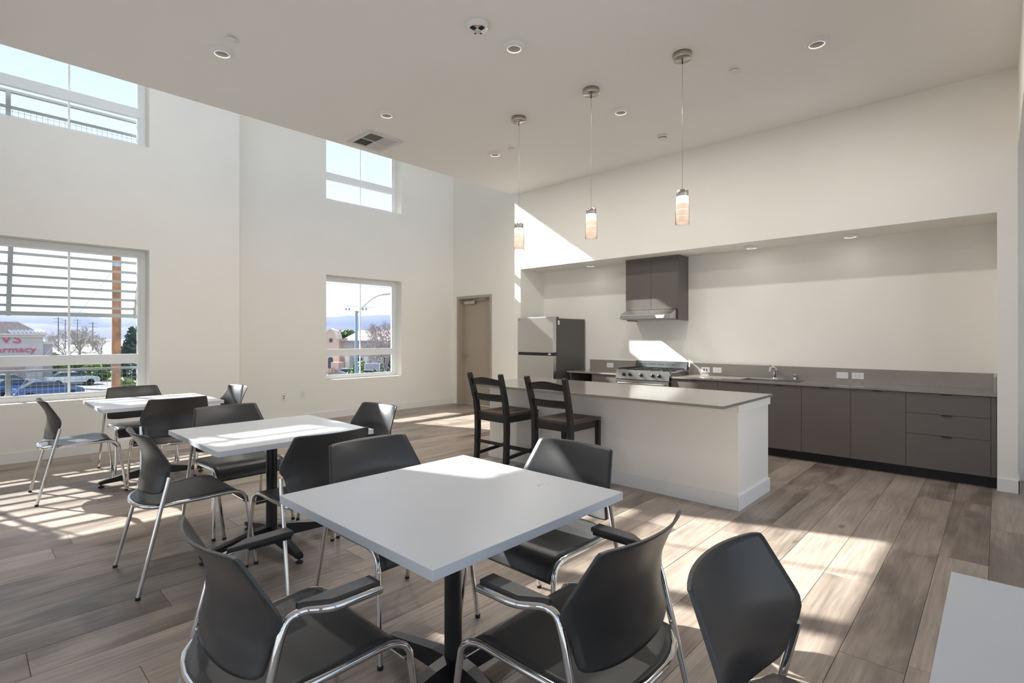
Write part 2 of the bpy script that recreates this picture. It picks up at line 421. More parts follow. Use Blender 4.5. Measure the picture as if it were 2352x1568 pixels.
for k in range(k0, math.ceil((YF-.042)/PW)):
    y0, y1 = max(YB, .042+k*PW), min(YF, .042+(k+1)*PW)
    if y1-y0 < .02: continue
    xe = XD+.28 if y0 > 5.9 or y1 < 0 else RX
    xs = XB-random.choice((0, .3, .62, .9, 1.21))-random.uniform(0, .15)
    if k == 0: xs = -3.35
    while xs < xe:
        a, b = max(xs, XB), min(xs+PL, xe); xs += PL
        if b-a < .05: continue
        vis = any(in_view(a+(b-a)*t, yy) for t in (0, .25, .5, .75, 1) for yy in (y0, y1))
        if vis and n_pl < 300:
            o = bpy.data.objects.new('plank', plank(b-a, y1-y0)); COL.objects.link(o); o.parent = floor; o.location = ((a+b)/2, (y0+y1)/2, 0); n_pl += 1
        else: rest.box(a+GAP/2, b-GAP/2, y0+GAP/2, y1-GAP/2, -.008, 0)
tag(rest.build('planks', 'oak_plank', floor), kind='stuff')

# baseboards
def bb(name, x0, x1, y0, y1, label, h=.118):
    return struct(name, MB().box(x0, x1, y0, y1, 0, h, .003), 'trim_paint', label, 'baseboard')
T = .013
bb('baseboard_left', XB+.001, XJ, YL-T, YL-.0005, 'white baseboard under the louvred window')
bb('baseboard_far', XJ+.001, XD-.001, YF-T, YF-.0005, 'white baseboard along the far window wall')
bb('baseboard_door', XD-T, XD-.0005, YE+.001, DY0-.002, 'white baseboard between the door and the kitchen niche')
o = bb('baseboard_pillar', XK-T, XK-.0005, -.126-T, RY0+.0005, 'white baseboard around the pillar right of the drawers')
bb('baseboard_pillar_return', XK-T, RX-.001, -.126-T, -.1265, 'white baseboard on the corridor side of the pillar')
bb('baseboard_corridor', RX-T, RX-.0005, YB+.001, -.126-T-.001, 'baseboard along the corridor wall at the right edge')
bb('baseboard_kitchen', XK-T, XK-.0005, RY1, YE-.0005, 'short white baseboard left of the refrigerator')

# windows
def window(idx, x, z, y, label, xm=None, lab_cat='window'):
    """vinyl window set in the outer part of a wall opening whose inner wall face is at y"""
    x0, x1 = x; z0, z1 = z; yf = y+.175; yb = y+.235
    r = empty('window_%d' % idx, ((x0+x1)/2, yf, z0), label=label, cat=lab_cat, kind='structure'); off = r.location
    f = .062; e_ = .0015
    m_ = MB()
    m_.box(x0+e_, x0+f, yf, yb, z0+e_, z1-e_, .004).box(x1-f, x1-e_, yf, yb, z0+e_, z1-e_, .004)
    m_.box(x0+f, x1-f, yf, yb, z0+e_, z0+f*.8, .004).box(x0+f, x1-f, yf, yb, z1-f, z1-e_, .004)
    m_.build('frame', 'window_vinyl', r, off=off)
    # inner sash step
    g = f+.028; m_ = MB()
    m_.box(x0+f, x0+g, yf+.018, yb-.01, z0+f*.8, z1-f).box(x1-g, x1-f, yf+.018, yb-.01, z0+f*.8, z1-f)
    m_.box(x0+g, x1-g, yf+.018, yb-.01, z1-f-.028, z1-f).box(x0+g, x1-g, yf+.018, yb-.01, z0+f*.8, z0+f*.8+.02)
    m_.build('sash', 'window_vinyl', r, off=off)
    zt0, zt1 = z0+.40, z0+.52
    MB().box(x0+f, x1-f, yf-.004, yb-.005, zt0, zt1, .004).build('transom', 'window_vinyl', r, off=off)
    xm = (x0+x1)/2+.005 if xm is None else xm
    MB().box(xm-.010, xm+.010, yf+.028, yf+.044, z0+f*.8+.02, zt0).build('muntin', 'window_vinyl', r, off=off)
    MB().box(xm-.010, xm+.010, yf+.028, yf+.044, zt1, z1-g).build('muntin', 'window_vinyl', r, off=off)
    MB().box(x0+g-.01, x1-g+.01, yf+.045, yf+.049, z0+f*.8+.01, zt0+.01).build('pane', 'window_glass', r, off=off)
    MB().box(x0+g-.01, x1-g+.01, yf+.045, yf+.049, zt1-.01, z1-g+.02).build('pane', 'window_glass', r, off=off)
    return r
window(1, W1, LOW, YL, 'large lower window on the left with louvres and guard mesh outside')
window(2, W1, UPP, YL, 'high window at the upper left cut off by the ceiling edge')
window(12, W0, LOW, YL, 'lower louvred window beyond the left edge of the picture', -.645)
window(13, W0, UPP, YL, 'high window beyond the left edge of the picture', -.645)
window(3, W2, LOW2, YF, 'lower far window showing a street lamp and a peach building')
window(4, W2, UPP2, YF, 'high far window above the street lamp window with blue sky')
for i, (a, b) in enumerate(GW):
    r = empty('window_%d' % (5+i), ((a+b)/2, YB-.1, .12), label='unseen added tall window number %s behind the viewer' % ('one', 'two', 'three', 'four')[i], cat='window', kind='structure'); off = r.location
    MB().box(a, a+.06, YB-.14, YB-.06, .12, 3.66).box(b-.06, b, YB-.14, YB-.06, .12, 3.66).box(a+.06, b-.06, YB-.14, YB-.06, .12, .18).box(a+.06, b-.06, YB-.14, YB-.06, 3.60, 3.66).box(a+.06, b-.06, YB-.14, YB-.06, 1.2, 1.27).build('frame', 'window_vinyl', r, off=off)
    MB().box(a+.05, b-.05, YB-.103, YB-.098, .16, 3.62).build('pane', 'window_glass', r, off=off)

for i, (a, b) in enumerate(CW):
    r = empty('window_%d' % (14+i), ((a+b)/2, YE-.1, 4.12), label='unseen added clerestory window number %s above the ceiling edge' % ('one', 'two', 'three', 'four')[i], cat='window', kind='structure'); off = r.location
    MB().box(a, a+.05, YE-.14, YE-.06, 4.12, 5.94).box(b-.05, b, YE-.14, YE-.06, 4.12, 5.94).box(a+.05, b-.05, YE-.14, YE-.06, 4.12, 4.17).box(a+.05, b-.05, YE-.14, YE-.06, 5.89, 5.94).build('frame', 'window_vinyl', r, off=off)
    MB().box(a+.04, b-.04, YE-.103, YE-.098, 4.16, 5.90).build('pane', 'window_glass', r, off=off)

for i, (a, b) in enumerate(GB):
    r = empty('window_%d' % (9+i), (XB-.12, (a+b)/2, .12), label='unseen added tall window number %s in the wall left of the viewer' % ('one', 'two', 'three')[i], cat='window', kind='structure'); off = r.location
    X0, X1 = XB-.16, XB-.08
    MB().box(X0, X1, a, a+.06, .12, 2.6).box(X0, X1, b-.06, b, .12, 2.6).box(X0, X1, a+.06, b-.06, .12, .18).box(X0, X1, a+.06, b-.06, 2.54, 2.6).box(X0, X1, a+.06, b-.06, 1.1, 1.17).build('frame', 'window_vinyl', r, off=off)
    MB().box(XB-.123, XB-.118, a+.05, b-.05, .16, 2.56).build('pane', 'window_glass', r, off=off)

# door
d = empty('door_1', (XD, (DY0+DY1)/2, 0), label='beige hinged door in a deep beige frame by the far corner', cat='door', kind='structure'); off = d.location
m_ = MB()
fw = .055
for yy in (DY0, DY1-fw): m_.box(XD-.014, XD+.20, yy+.001, yy+fw-.001, 0, DZ-.001, .002)
m_.box(XD-.014, XD+.20, DY0+fw, DY1-fw, DZ-fw, DZ-.001, .002)
m_.build('frame', 'door_paint', d, off=off)
m_ = MB().box(XD+.100, XD+.118, DY0+fw, DY0+fw+.016, 0, DZ-fw).box(XD+.100, XD+.118, DY1-fw-.016, DY1-fw, 0, DZ-fw).box(XD+.100, XD+.118, DY0+fw, DY1-fw, DZ-fw-.016, DZ-fw)
m_.build('door_stop', 'door_paint', d, off=off)
lf = MB().box(XD+.120, XD+.164, DY0+fw+.003, DY1-fw-.003, .008, DZ-fw-.003, .002).build('leaf', 'door_paint', d, off=off)
MB().lathe([(0,-.075),(.026,-.075),(.026,-.065),(.011,-.06),(.011,0),(0,0)], (XD+.120+.001, DY1-fw-.075, 1.0), 14, 0).tube([(XD+.06, DY1-fw-.075, 1.0),(XD+.06, DY1-fw-.19, 1.0)], .009, 8).build('handle', 'brushed_nickel', lf, off=off)
cl = MB().box(XD+.045, XD+.118, DY1-fw-.42, DY1-fw-.10, 2.055, 2.115, .004).build('closer_body', 'brushed_nickel', d, off=off)
MB().bar([(XD+.06, DY1-fw-.36, 2.125),(XD+.02, DY1-fw-.62, 2.128)], .02, .012).bar([(XD+.02, DY1-fw-.62, 2.135),(XD+.075, DY1-fw-.70, 2.138)], .02, .012).build('closer_arm', 'brushed_nickel', cl, off=off)
struct('wall_hall', MB().box(XD+.9, XD+1.0, YE, YF+.24, 0, 3), 'wall_paint', 'hall wall beyond the beige door', 'wall')

# ------------------------------------------------------------------ kitchen niche
CT = .864                                   # worktop height
XC = 6.41                                   # cabinet door face
def wt(name, y0, y1, label, hole=None):
    r = empty(name, (6.7, (y0+y1)/2, CT), label=label, cat='worktop'); off = r.location
    m_ = MB()
    if hole:
        hx0, hx1, hy0, hy1 = hole
        m_.box(XK, hx0, y0, y1, CT-.022, CT).box(hx1, RX-.001, y0, y1, CT-.022, CT).box(hx0, hx1, y0, hy0, CT-.022, CT).box(hx0, hx1, hy1, y1, CT-.022, CT)
    else: m_.box(XK, RX-.001, y0, y1, CT-.022, CT, .0015)
    m_.build('slab', 'quartz', r, off=off); return r
SY0, SY1 = 3.145, 3.955                     # range
HOLE = (6.53, 6.88, 1.645, 2.32)
w_l = wt('worktop', SY1+.008, 4.83, 'short taupe quartz worktop between refrigerator and range')
w_r = wt('worktop', RY0+.002, SY0-.008, 'long taupe quartz worktop with the sink', HOLE)
MB().box(RX-.021, RX-.001, SY1+.008, 4.81, CT, 1.022, .001).build('backsplash', 'quartz_splash', w_l, off=w_l.location)
MB().box(RX-.021, RX-.001, RY0+.024, SY0-.008, CT, 1.022, .001).build('backsplash', 'quartz_splash', w_r, off=w_r.location)
MB().box(XK+.004, RX-.001, RY0+.002, RY0+.023, CT, 1.022, .001).build('side_splash', 'quartz_splash', w_r, off=w_r.location)

def pull(m_, y, z): m_.box(XC-.014, XC+.001, y-.040, y+.040, z-.0095, z+.001)
def base_cabinet(y0, y1, label, fronts, cat='cabinet', open_bay=False):
    r = empty('base_cabinet', (6.7, (y0+y1)/2, 0), label=label, cat=cat, group='taupe base cabinets'); off = r.location
    g = .0015
    if open_bay:
        m_ = MB().box(XC+.021, RX-.002, y0, y0+.019, .10, CT-.024).box(XC+.021, RX-.002, y1-.019, y1, .10, CT-.024).box(RX-.02, RX-.002, y0+.019, y1-.019, .10, CT-.024).box(XC+.02, RX-.02, y0+.019, y1-.019, .10, .119)
        m_.build('carcass', 'cabinet_laminate', r, off=off)
    else: MB().box(XC+.020, RX-.002, y0+.0005, y1-.0005, .10, CT-.024).build('carcass', 'cabinet_edge', r, off=off)
    MB().box(6.50, 6.515, y0+.0005, y1-.0005, 0, .10).build('toe_kick', 'toe_kick', r, off=off)
    for nm, a, b, z0, z1 in fronts:
        p = MB().box(XC, XC+.019, a+g, b-g, z0+g, z1-g, .001).build(nm, 'cabinet_laminate', r, off=off)
        if nm != 'filler':
            h = MB(); pull(h, (a+b)/2, z1-g+.0005); h.build('pull', 'black_plastic', p, off=off)
    return r
zt = CT-.026
base_cabinet(2.523, SY0-.008, 'taupe base cabinet right beside the range', [('door', 2.523, SY0-.008, .108, zt)])
base_cabinet(1.598, 2.523, 'taupe two door base cabinet under the sink', [('door', 2.055, 2.523, .108, zt), ('door', 1.598, 2.055, .108, zt)], open_bay=True)
base_cabinet(.668, 1.598, 'taupe two door base cabinet between sink and drawers', [('door', 1.135, 1.598, .108, zt), ('door', .668, 1.135, .108, zt)])
base_cabinet(RY0+.003, .668, 'taupe base cabinet with three drawers beside the pillar',
             [('drawer', .049, .668, .638, zt), ('drawer', .049, .668, .437, .638), ('drawer', .049, .668, .108, .437), ('filler', RY0+.003, .049, .108, zt)])
base_cabinet(SY1+.008, 4.38, 'narrow taupe base cabinet left of the range', [('door', SY1+.008, 4.38, .108, zt)])
base_cabinet(4.38, 4.80, 'open taupe base cabinet bay beside the refrigerator', [], open_bay=True)

# sink, faucet, dispenser
r = empty('sink', (6.70, 1.98, CT), label='stainless undermount sink set in the long worktop', cat='sink'); off = r.location
hx0, hx1, hy0, hy1 = HOLE; e_ = .002
m_ = MB().box(hx0+e_, hx0+e_+.006, hy0+e_, hy1-e_, CT-.19, CT-.004).box(hx1-e_-.006, hx1-e_, hy0+e_, hy1-e_, CT-.19, CT-.004).box(hx0+.008, hx1-.008, hy0+e_, hy0+e_+.006, CT-.19, CT-.004).box(hx0+.008, hx1-.008, hy1-e_-.006, hy1-e_, CT-.19, CT-.004).box(hx0+e_, hx1-e_, hy0+e_, hy1-e_, CT-.196, CT-.19)
m_.build('basin', 'stainless', r, off=off); MB().lathe([(0,.0),(.045,.0),(.045,.004),(0,.004)], (6.70, 1.98, CT-.189), 20).build('drain', 'stainless_dark', r, off=off)
r = empty('faucet', (6.935, 2.02, CT), label='chrome single lever faucet behind the sink', cat='faucet')
MB().lathe([(.0,0),(.03,0),(.03,.012),(.022,.02),(0,.02)]).box(-.022, .022, -.12, .12, 0, .008, .003).build('base_plate', 'chrome', r)
MB().lathe([(.018,.015),(.018,.085),(.022,.09),(.022,.125),(.012,.135),(0,.136)]).build('body', 'chrome', r)
MB().tube(round_path([(0,0,.105),(-.10,.0,.15),(-.20,0,.135),(-.21,0,.10)], .05), [.013]*16+[.011], 10).build('spout', 'chrome', r)
MB().tube([(0,0,.13),(.02,.03,.155),(.015,.075,.172)], .006, 8).build('lever', 'chrome', r)
r = empty('soap_dispenser', (6.935, 1.80, CT), label='small chrome dispenser cap right of the faucet', cat='dispenser')
MB().lathe([(0,0),(.022,0),(.022,.008),(.017,.012),(.017,.052),(.019,.055),(.019,.064),(0,.064)], n=16).build('cap', 'chrome', r); MB().lathe([(.0195,.03),(.0195,.036)], n=16).build('ring', 'stainless_dark', r)

# outlets (plate, sockets): on a wall x = const (facing -X) or y = const (facing -Y)
def outlet(name, p, axis, label, wide=True, slots='duplex', cat='outlet', group=None):
    r = empty(name, p, label=label, cat=cat, group=group)
    a, b = (.058, .036) if wide else (.036, .058)
    if axis == 0: B = lambda u0, u1, v0, v1, d0, d1: MB().box(-d1, -d0, u0, u1, v0, v1, .001)
    else: B = lambda u0, u1, v0, v1, d0, d1: MB().box(u0, u1, -d1, -d0, v0, v1, .001)
    B(-a, a, -b, b, .0003, .006).build('plate', 'white_plastic', r)
    B(-a*.62, a*.62, -b*.5, b*.5, .006, .0085).build('insert', 'white_plastic', r) if wide else B(-a*.5, a*.5, -b*.62, b*.62, .006, .0085).build('insert', 'white_plastic', r)
    if slots == 'duplex':
        for s_ in (-1, 1):
            for t_ in (-1, 1):
                u, v = (s_*.019, t_*.006) if wide else (t_*.006, s_*.019)
                B(u-.0022, u+.0022, v-.004, v+.004, .0085, .009).build('slot', 'dark_slot', r)
    elif slots == 'usb':
        for s_ in (-1, 1): B(s_*.018-.008, s_*.018+.008, -.014, .014, .0085, .009).build('slot', 'dark_slot', r)
    elif slots == 'coax':
        for s_ in (-1, 1): B(-.009, .009, s_*.016-.008, s_*.016+.008, .0085, .011).build('slot', 'dark_slot', r)
    return r
XS = RX-.0215
outlet('outlet', (XS, 4.43, .942), 0, 'white outlet on the backsplash left of the range')
outlet('outlet', (XS, 2.915, .935), 0, 'white outlet with two dark sockets right of the range', slots='usb')
outlet('outlet', (XS, 2.755, .937), 0, 'white outlet next to the two dark sockets')
outlet('light_switch', (XS, 1.313, .940), 0, 'white rocker switch on the backsplash right of the sink', slots=None, cat='switch')
outlet('outlet', (XS, 1.162, .941), 0, 'white outlet right of the rocker switch')
outlet('outlet', (3.555, YF-.0005, .42), 1, 'white data outlet with two dark jacks on the far wall', False, 'coax')
outlet('outlet', (3.87, YF-.0005, .435), 1, 'white power outlet on the far wall below the window', False)

# refrigerator
FY0, FY1 = 4.905, 5.64
r = empty('refrigerator', (6.6, (FY0+FY1)/2, 0), label='stainless top freezer refrigerator with dark sides in the niche', cat='refrigerator'); off = r.location
MB().box(6.235, 6.97, FY0, FY1, .04, 1.668, .006).build('cabinet', 'fridge_side', r, off=off)
MB().box(6.25, 6.95, FY0+.02, FY1-.02, 0, .04).build('plinth', 'black_plastic', r, off=off)
fd = MB().box(6.148, 6.228, FY0, FY1, 1.142, 1.690, .008).build('freezer_door', 'fridge_front', r, off=off)
ld = MB().box(6.148, 6.228, FY0, FY1, .06, 1.096, .008).build('door', 'fridge_front', r, off=off)
MB().box(6.165, 6.228, FY0+.004, FY1-.004, 1.098, 1.140).build('grip_channel', 'black_plastic', r, off=off)
MB().box(6.228, 6.236, FY0+.01, FY1-.01, .06, 1.67).build('gasket', 'black_plastic', r, off=off)
MB().box(6.24, 6.30, FY0+.01, FY0+.07, 1.668, 1.69, .004).build('hinge_cover', 'fridge_side', r, off=off)
MB().box(6.262, 6.305, FY0-.0012, FY0-.0002, 1.57, 1.635).build('label_sticker', 'sticker', r, off=off)
MB().box(6.1635, 6.1648, FY0+.06, FY0+.11, 1.108, 1.132).build('energy_sticker', 'sticker', r, off=off)
MB().lathe([(0,0),(.011,0),(.011,.001),(0,.001)], (6.1465, FY1-.045, 1.655), 16, 0).build('logo_disc', 'alarm_red', fd, off=off)
text_mesh('logo', 'LG', .026, 'stainless_dark', fd, (6.1475-off[0], FY1-.078-off[1], 1.655-off[2]), (PI/2, 0, -PI/2), .0004)

# range
r = empty('range', (6.65, (SY0+SY1)/2, 0), label='stainless gas range with five knobs below the hood', cat='range'); off = r.location
MB().box(6.42, 6.96, SY0+.004, SY1-.004, .03, .895, .003).build('body', 'stainless_dark', r, off=off)
MB().box(6.45, 6.95, SY0+.03, SY1-.03, 0, .03).build('plinth', 'black_plastic', r, off=off)
ov = MB().box(6.37, 6.42, SY0+.006, SY1-.006, .20, .785, .004).build('oven_door', 'stainless', r, off=off)
MB().box(6.3685, 6.3698, SY0+.11, SY1-.11, .30, .64).build('oven_window', 'black_glass', ov, off=off)
MB().tube(round_path([(6.37, SY1-.06, .745),(6.325, SY1-.06, .745),(6.325, SY0+.06, .745),(6.37, SY0+.06, .745)], .03), .011, 10).build('oven_handle', 'stainless', ov, off=off)
MB().box(6.375, 6.42, SY0+.006, SY1-.006, .05, .19, .004).build('drawer', 'stainless', r, off=off)
cp = MB().prism([(6.362,.800),(6.42,.800),(6.43,.925),(6.385,.925)], 1, SY0+.002, SY1-.002, .003).build('control_panel', 'stainless', r, off=off)
for t in (.17, .29, .50, .71, .83):
    y = SY1+(SY0-SY1)*t
    k = MB().lathe([(0,-.052),(.018,-.052),(.022,-.030),(.025,-.028),(.025,-.012),(0,-.012)], (6.388, y, .863), 18, 0).build('knob', 'black_plastic', cp, off=off)
    MB().lathe([(.0262,-.024),(.0262,-.014),(.0,-.014)], (6.388, y, .863), 18, 0).build('knob_ring', 'chrome', k, off=off)
MB().lathe([(0,-.018),(.006,-.018),(.006,-.008),(0,-.008)], (6.388, SY1-.05, .868), 10, 0).build('oven_light_button', 'black_plastic', cp, off=off)
MB().box(6.385, 6.93, SY0+.002, SY1-.002, .900, .924, .004).build('cooktop', 'cooktop_steel', r, off=off)
for i in range(3):
    g0 = SY0+.03+i*.253; g1 = g0+.243; m_ = MB()
    for yy in (g0, g1): m_.bar([(6.42, yy, .942),(6.86, yy, .942)], .010, .012)
    for xx in (6.42, 6.53, 6.64, 6.75, 6.86): m_.bar([(xx, g0, .942),(xx, g1, .942)], .009, .012)
    for xx in (6.42, 6.86):
        for yy in (g0, g1): m_.box(xx-.005, xx+.005, yy-.005, yy+.005, .924, .94)
    m_.build('grate', 'black_metal', r, off=off)
for xx, yy in ((6.51, SY0+.15), (6.77, SY0+.15), (6.64, SY0+.405), (6.51, SY1-.15), (6.77, SY1-.15)):
    MB().lathe([(0,.924),(.042,.924),(.042,.932),(.03,.936),(0,.936)], (xx, yy, 0), 18).build('burner', 'black_metal', r, off=off)
bg = MB().prism([(6.90,.924),(6.965,.924),(6.965,1.035),(6.935,1.035)], 1, SY0+.004, SY1-.004, .002).build('backguard', 'guard_dark', r, off=off)
y = SY1-.06
for L_ in (.05, .05, .10, .11, .06, .05):
    MB().box(6.9175, 6.9205, y-L_, y, .985, .992).build('vent_slot', 'dark_slot', bg, off=off); y -= L_+.028

# hood cabinet and hood
HY0, HY1 = 3.168, 3.985
r = empty('wall_cabinet', (6.85, (HY0+HY1)/2, 1.61), label='taupe two door wall cabinet hanging above the range', cat='cabinet'); off = r.location
m_ = MB().box(6.71, RX-.002, HY0, HY0+.018, 1.612, RZ-.002).box(6.71, RX-.002, HY1-.018, HY1, 1.612, RZ-.002).box(6.712, RX-.002, HY0+.018, HY1-.018, 1.772, RZ-.002)
m_.build('carcass', 'cabinet_laminate', r, off=off)
MB().box(6.692, 6.711, HY0, HY1, 2.462, RZ-.002).build('top_filler', 'cabinet_laminate', r, off=off)
ym = (HY0+HY1)/2
for a, b in ((HY0+.018, ym), (ym, HY1-.001)):
    MB().box(6.692, 6.710, a+.0015, b-.0015, 1.770, 2.460, .001).build('door', 'cabinet_laminate', r, off=off)
MB().box(6.692, 6.711, HY0, HY0+.018, 1.612, 2.462).build('side_filler', 'cabinet_laminate', r, off=off)
r = empty('range_hood', (6.75, ym, 1.62), label='stainless under cabinet range hood over the gas range', cat='hood'); off = r.location
hd = MB().prism([(6.505,1.632),(RX-.004,1.632),(RX-.004,1.764),(6.665,1.764),(6.505,1.690)], 1, HY0+.022, HY1-.019, .002).build('canopy', 'stainless', r, off=off)
MB().box(6.53, 6.95, HY0+.05, HY1-.05, 1.626, 1.632).build('filter', 'stainless_dark', r, off=off)
MB().prism([(HY0+.13,1.640),(HY0+.23,1.640),(HY0+.25,1.682),(HY0+.11,1.682)], 0, 6.5025, 6.5048).build('switch_panel', 'white_plastic', hd, off=off)

# ------------------------------------------------------------------ island and stools
r = empty('island', (4.61, 2.93, 0), label='cream painted kitchen island with white baseboard', cat='island'); off = r.location
MB().box(4.243, 4.985, 1.512, 4.325, .0, .842).build('body', 'island_paint', r, off=off)
m_ = MB()
m_.box(4.229, 4.999, 1.498, 1.5118, 0, .118, .002).box(4.229, 4.2428, 1.512, 4.339, 0, .118, .002).box(4.9852, 4.999, 1.512, 4.339, 0, .118, .002).box(4.243, 4.985, 4.3252, 4.339, 0, .118, .002)
m_.build('baseboard', 'trim_paint', r, off=off)
m_ = MB().box(4.233, 5.010, 1.500, 1.5118, .778, .8415, .002).box(4.233, 4.2428, 1.512, 4.337, .778, .8415, .002).box(4.9852, 5.010, 1.512, 4.337, .778, .8415, .002)
m_.build('top_trim', 'island_paint', r, off=off)
tag(MB().box(3.900, 5.050, 1.493, 4.36, .842, CT, .002).build('island_worktop', 'quartz_island'), 'glossy taupe quartz slab on top of the island', 'worktop')

def make_stool(label):
    r = empty('counter_stool', label=label, cat='stool', group='counter stools')
    for s_ in (-1, 1):
        y = s_*.207
        MB().bar([(-.245, y, 0), (-.222, y, .22), (-.212, y, .44), (-.215, y, .60), (-.235, y, .74), (-.285, y*1.04, .92), (-.312, y*1.06, 1.005)], .042, [.040, .046, .052, .054, .050, .042, .038], up=(1,0,0)).tube([(-.312, y*1.06-.021, 1.005), (-.312, y*1.06+.021, 1.005)], .019, 14).build('leg', 'stool_black', r)
        MB().bar([(.225, y*.97, 0), (.225, y*.97, .595)], [.034, .042], [.034, .042], up=(1,0,0)).build('leg', 'stool_black', r)
    def curved(z0f, z1f, u0):
        m_ = MB()
        for k in range(2):
            def fn(a, b, k=k):
                y = (a*2-1)*.195; z = z0f(a*2-1)+(z1f(a*2-1)-z0f(a*2-1))*b
                u = interp(z, [(.6,-.215),(.74,-.235),(.92,-.285),(1.005,-.312)])-.022*(1-(a*2-1)**2)+(.011 if k else -.011)
                return (u, y, z)
            m_.grid(fn, 15, 5)
        n = 75
        for i in range(14):
            m_.f += [(i, i+1, n+i+1, n+i), (60+i, n+60+i, n+61+i, 61+i)]; m_.sm += [False, False]
        return m_
    curved(lambda s: .900+.008*(1-s*s), lambda s: .962+.022*math.cos(s*PI*.5)**1.5, 0).build('top_rail', 'stool_black', r)
    curved(lambda s: .745, lambda s: .815, 0).build('back_slat', 'stool_black', r)
    def seat(a, b):
        x = -.215+.475*a; y = (b*2-1)*.213
        dip = .016*math.exp(-((x-.03)/.15)**2)*(math.exp(-((y-.095)/.07)**2)+math.exp(-((y+.095)/.07)**2))
        return (x, y, .626-dip)
    m_ = MB().grid(seat, 22, 22); top = len(m_.v)
    m_.grid(lambda a, b: (-.215+.475*a, (b*2-1)*.213, .600), 22, 22)
    for i in range(21):
        for q0, q1 in ((i, i+1), (21*22+i+1, 21*22+i), ((i+1)*22, i*22), (i*22+21, (i+1)*22+21)):
            m_.f.append((q0, top+q0, top+q1, q1)); m_.sm.append(False)
    m_.build('seat', 'stool_seat', r)
    for s_ in (-1, 1):
        MB().box(-.19, .205, s_*.195-.011, s_*.195+.011, .535, .599, .002).build('apron', 'stool_black', r)
        MB().bar([(-.222, s_*.205, .19), (.225, s_*.20, .225)], .018, .032).build('stretcher', 'stool_black', r)
    MB().box(-.226, -.204, -.185, .185, .535, .599, .002).build('apron', 'stool_black', r); MB().box(.205, .227, -.18, .18, .535, .599, .002).build('apron', 'stool_black', r)
    MB().box(-.228, -.208, -.19, .19, .305, .335, .002).build('stretcher', 'stool_black', r)
    MB().box(.212, .236, -.185, .185, .165, .205, .003).build('footrest', 'stool_black', r)
    return r
st = make_stool('black ladder back counter stool farther from the viewer, near the refrigerator end'); st.location = (3.885, 3.715, 0)
s2 = copy_tree(st); s2.location = (3.915, 2.965, 0); s2['label'] = 'black ladder back counter stool nearer the viewer at the middle of the island'

# ------------------------------------------------------------------ ceiling fixtures
def pendant(y, label):
    x = 4.168
    r = empty('pendant_lamp', (x, y, H), label=label, cat='pendant lamp', group='pendant lamps over the island')
    MB().lathe([(0,-.048),(.076,-.048),(.079,-.045),(.079,-.0005),(0,-.0005)], n=36).build('canopy', 'brushed_nickel', r)
    MB().tube([(0,0,-.048),(0,0,-.085)], .005, 8).build('strain_relief', 'black_plastic', r)
    MB().tube([(0,0,-.08),(0,0,-1.155)], .0018, 6).build('cord', 'stainless_dark', r)
    cp = MB().lathe([(.006,-1.145),(.046,-1.15),(.049,-1.156),(.049,-1.205),(.046,-1.207),(0,-1.207)], n=32).build('cap', 'brushed_nickel', r)
    MB().tube([(-.072,0,-1.178),(.072,0,-1.178)], .0026, 6).build('cross_pin', 'stainless_dark', cp)
    MB().lathe([(.054,-1.205),(.054,-1.262),(.052,-1.262),(.052,-1.205),(.054,-1.205)], n=32).build('lamp_glow', 'shade_hot', r, 'bright white top of the shade')
    for i in range(3):
        z1 = -1.263-i*.053; MB().lathe([(.052,z1),(.0525,z1-.002),(.054,z1-.005),(.054,z1-.046),(.0525,z1-.050),(.052,z1-.052),(.050,z1-.052),(.050,z1),(.052,z1)], n=32).build('shade', 'shade_glow', r, 'peach frosted shade band')
    MB().lathe([(.0575,-1.206),(.0575,-1.435),(.0555,-1.435),(.0555,-1.206)], n=32).build('outer_glass', 'clear_glass', r)
    ld_ = bpy.data.lights.new('pendant_bulb', 'POINT'); ld_.energy = 1.5; ld_.color = (1, .78, .58); ld_.shadow_soft_size = .05
    lo = bpy.data.objects.new('pendant_bulb', ld_); COL.objects.link(lo); lo.parent = r; lo.location = (0, 0, -1.30)
    return r
pendant(3.80, 'pendant lamp over the far end of the island')
pendant(2.86, 'middle pendant lamp of the three over the island')
pendant(1.94, 'pendant lamp nearest the viewer over the island')

def downlight(p, label, watt, group='recessed ceiling lights'):
    r = empty('recessed_light', p, label=label, cat='ceiling light', group=group)
    MB().lathe([(.090,-.0005),(.088,-.008),(.074,-.020),(.066,-.026),(.0585,-.027),(.0585,-.012)], n=36).build('trim_ring', 'white_plastic', r)
    MB().lathe([(.058,-.013),(.058,-.0275),(.0545,-.0275),(.0545,-.013)], n=36).build('glow_ring', 'lamp_ring', r, 'thin glowing ring')
    MB().lathe([(0,-.020),(.0545,-.020),(.0545,-.016),(0,-.016)], n=36).build('lens', 'grey_lens', r, 'grey round lens')
    ld_ = bpy.data.lights.new('downlight_lamp', 'AREA'); ld_.shape = 'DISK'; ld_.size = .10; ld_.energy = watt; ld_.color = (1, .95, .90)
    lo = bpy.data.objects.new('downlight_lamp', ld_); COL.objects.link(lo); lo.parent = r; lo.location = (0, 0, -.032)
    return r
WATT = 6
downlight((1.509, 4.726, H), 'recessed ceiling light at the far left beside a flat sprinkler cover', WATT)
downlight((3.118, 2.895, H), 'recessed ceiling light beside the round fire alarm', WATT)
downlight((4.740, 1.069, H), 'recessed ceiling light at the right near the kitchen wall', WATT)
downlight((4.772, 2.899, H), 'recessed ceiling light between the middle and near pendants', WATT)
downlight((3.130, 4.762, H), 'recessed ceiling light just above the square air vent', WATT)
downlight((4.765, 4.763, H), 'recessed ceiling light left of the far pendant cord', WATT)
